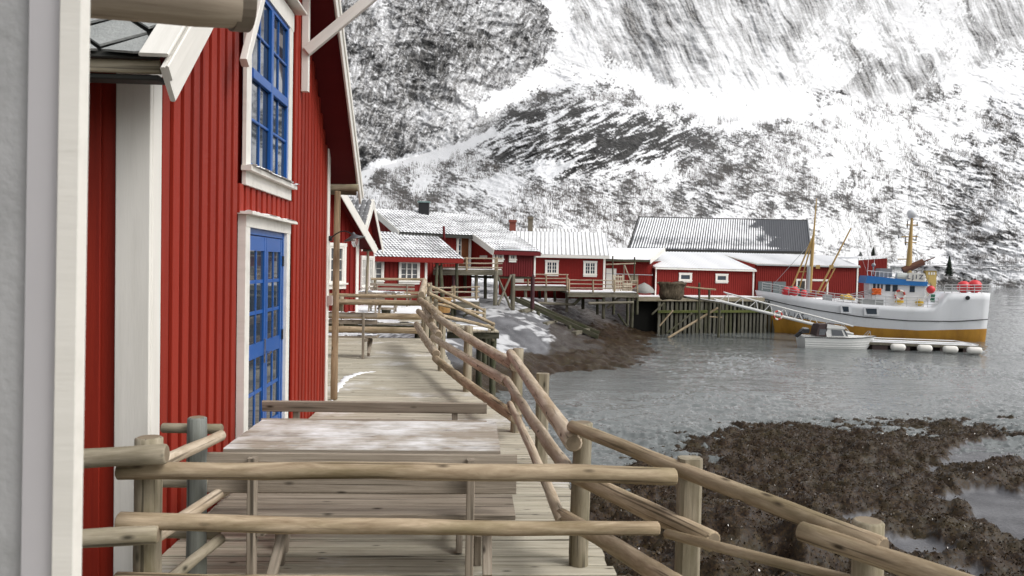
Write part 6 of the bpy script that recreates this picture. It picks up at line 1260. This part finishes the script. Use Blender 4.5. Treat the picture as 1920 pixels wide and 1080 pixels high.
# ------------------------------------------------------------------ small motorboat
sb = thing('motorboat', on(1575, 656, -3), 'small white motorboat with dark canopy and black outboard engine', 'boat')
S0, S1 = on(1512, 652, -3.0), on(1641, 655, -3.0); sdv = (S1-S0); sdv.z = 0; Ls = sdv.length; sdv.normalize(); snn = V3((sdv.y, -sdv.x, 0))
def sq(s, w_, z): q = S0+sdv*s+snn*w_-snn*.9; return V3((q.x, q.y, z))
px2s = lambda px: Ls*(px-1512)/(1641-1512); zy = lambda py: at(1575, py, S0.y-.3).z
NS, NR = 16, 7; V = []; Fc = []
for i in range(NS):
    f = i/(NS-1); top = float(np.interp(f, [0, .5, .8, 1], [zy(633), zy(634), zy(632.5), zy(630.5)])); hb_ = .92*(1-max(0, (f-.55)/.45)**2.4)
    for j in range(NR):
        g = j/(NR-1); z = -3.2+(top+3.2)*g; V.append((f*Ls+.42*f**3*(g-.35)*1.6-.12*(1-f)**3*g, max(.02, hb_*(.68+.32*g**.6)), z+.03*math.sin(g*18.8)*(0 < j < NR-1)))
PT = [sq(a, b, c) for a, b, c in V]+[sq(a, -b, c) for a, b, c in V]; o_ = NS*NR
for i in range(NS-1):
    for j in range(NR-1): q = (i*NR+j, (i+1)*NR+j, (i+1)*NR+j+1, i*NR+j+1); Fc.append(q); Fc.append(tuple(o_+k for k in q[::-1]))
for j in range(NR-1): Fc.append((o_+j, j, j+1, o_+j+1))
for i in range(NS-1): Fc.append((i*NR+NR-1, (i+1)*NR+NR-1, o_+(i+1)*NR+NR-1, o_+i*NR+NR-1))
HW2 = paint('gelcoat', (.70, .70, .68), .3, .06, 2, .05); mesh('hull', PT, Fc, HW2, sb, None, False)
for g in (.35, .55, .75):
    mbk = MB(); j = int(round(g*(NR-1)))
    for i in range(NS-1): mbk.tube(PT[i*NR+j], PT[(i+1)*NR+j], .018, .018, 5)
    mbk.build('lap_strake', HW2, sb)
mbk = MB()
for i in range(NS-1): mbk.tube(PT[i*NR+NR-1]+V3((0, 0, -.02)), PT[(i+1)*NR+NR-1]+V3((0, 0, -.02)), .035, .035, 6)
mbk.build('gunwale', BLACK, sb)
def prism2(name, pl_, w0_, w1_, mat, parent=sb):
    P0 = [sq(px2s(a), w0_, zy(b)) for a, b in pl_]; return MB().prism(P0, snn*(w1_-w0_)).build(name, mat, parent)
cbn = prism2('cabin', [(1553, 633), (1594, 633), (1585, 617), (1555, 616), (1551, 625)], .62, -.62, HW2); prism2('cabin_roof', [(1552, 617), (1588, 617.5), (1584, 613), (1553, 609)], .66, -.66, HW2)
prism2('foredeck', [(1592, 634), (1640, 632), (1592, 630)], .45, -.45, HW2)
prism2('side_window', [(1562, 631), (1585, 631), (1580, 620), (1561, 619)], .64, .625, PANEL, cbn); prism2('windscreen', [(1589, 631), (1593, 631), (1586, 619), (1583, 619)], .63, -.63, PANEL, cbn)
CAN = paint('canopy_dark', (.055, .035, .035), .7, .2, 3); cnp = prism2('canopy', [(1533, 632), (1551, 632), (1555, 617), (1553, 609), (1539, 610), (1536, 618)], .60, -.60, CAN); prism2('canopy_window', [(1538, 630), (1549, 630), (1552, 619), (1539, 619)], .615, .605, PANEL, cnp); prism2('roof_hatch', [(1560, 613), (1573, 614), (1568, 608), (1559, 609)], .35, -.35, CAN)
ob = prism2('outboard', [(1511, 629), (1524, 628), (1525, 621), (1520, 618), (1512, 620), (1507, 625)], .22, -.22, BLACK); prism2('outboard_leg', [(1503, 637), (1513, 629), (1507, 625), (1497, 634)], .08, -.08, BLACK); prism2('outboard_cowl_trim', [(1513, 620), (1523, 620), (1522, 618), (1515, 617.6)], .225, -.225, STEEL)
MB().tube(sq(px2s(1632), .2, zy(631)), sq(px2s(1640), .15, zy(622)), .02).tube(sq(px2s(1640), .15, zy(622)), sq(px2s(1643), .0, zy(629)), .02).tube(sq(px2s(1632), -.2, zy(631)), sq(px2s(1640), -.15, zy(622)), .02).tube(sq(px2s(1640), .15, zy(622)), sq(px2s(1640), -.15, zy(622)), .02).build('bow_rail', STEEL, sb)
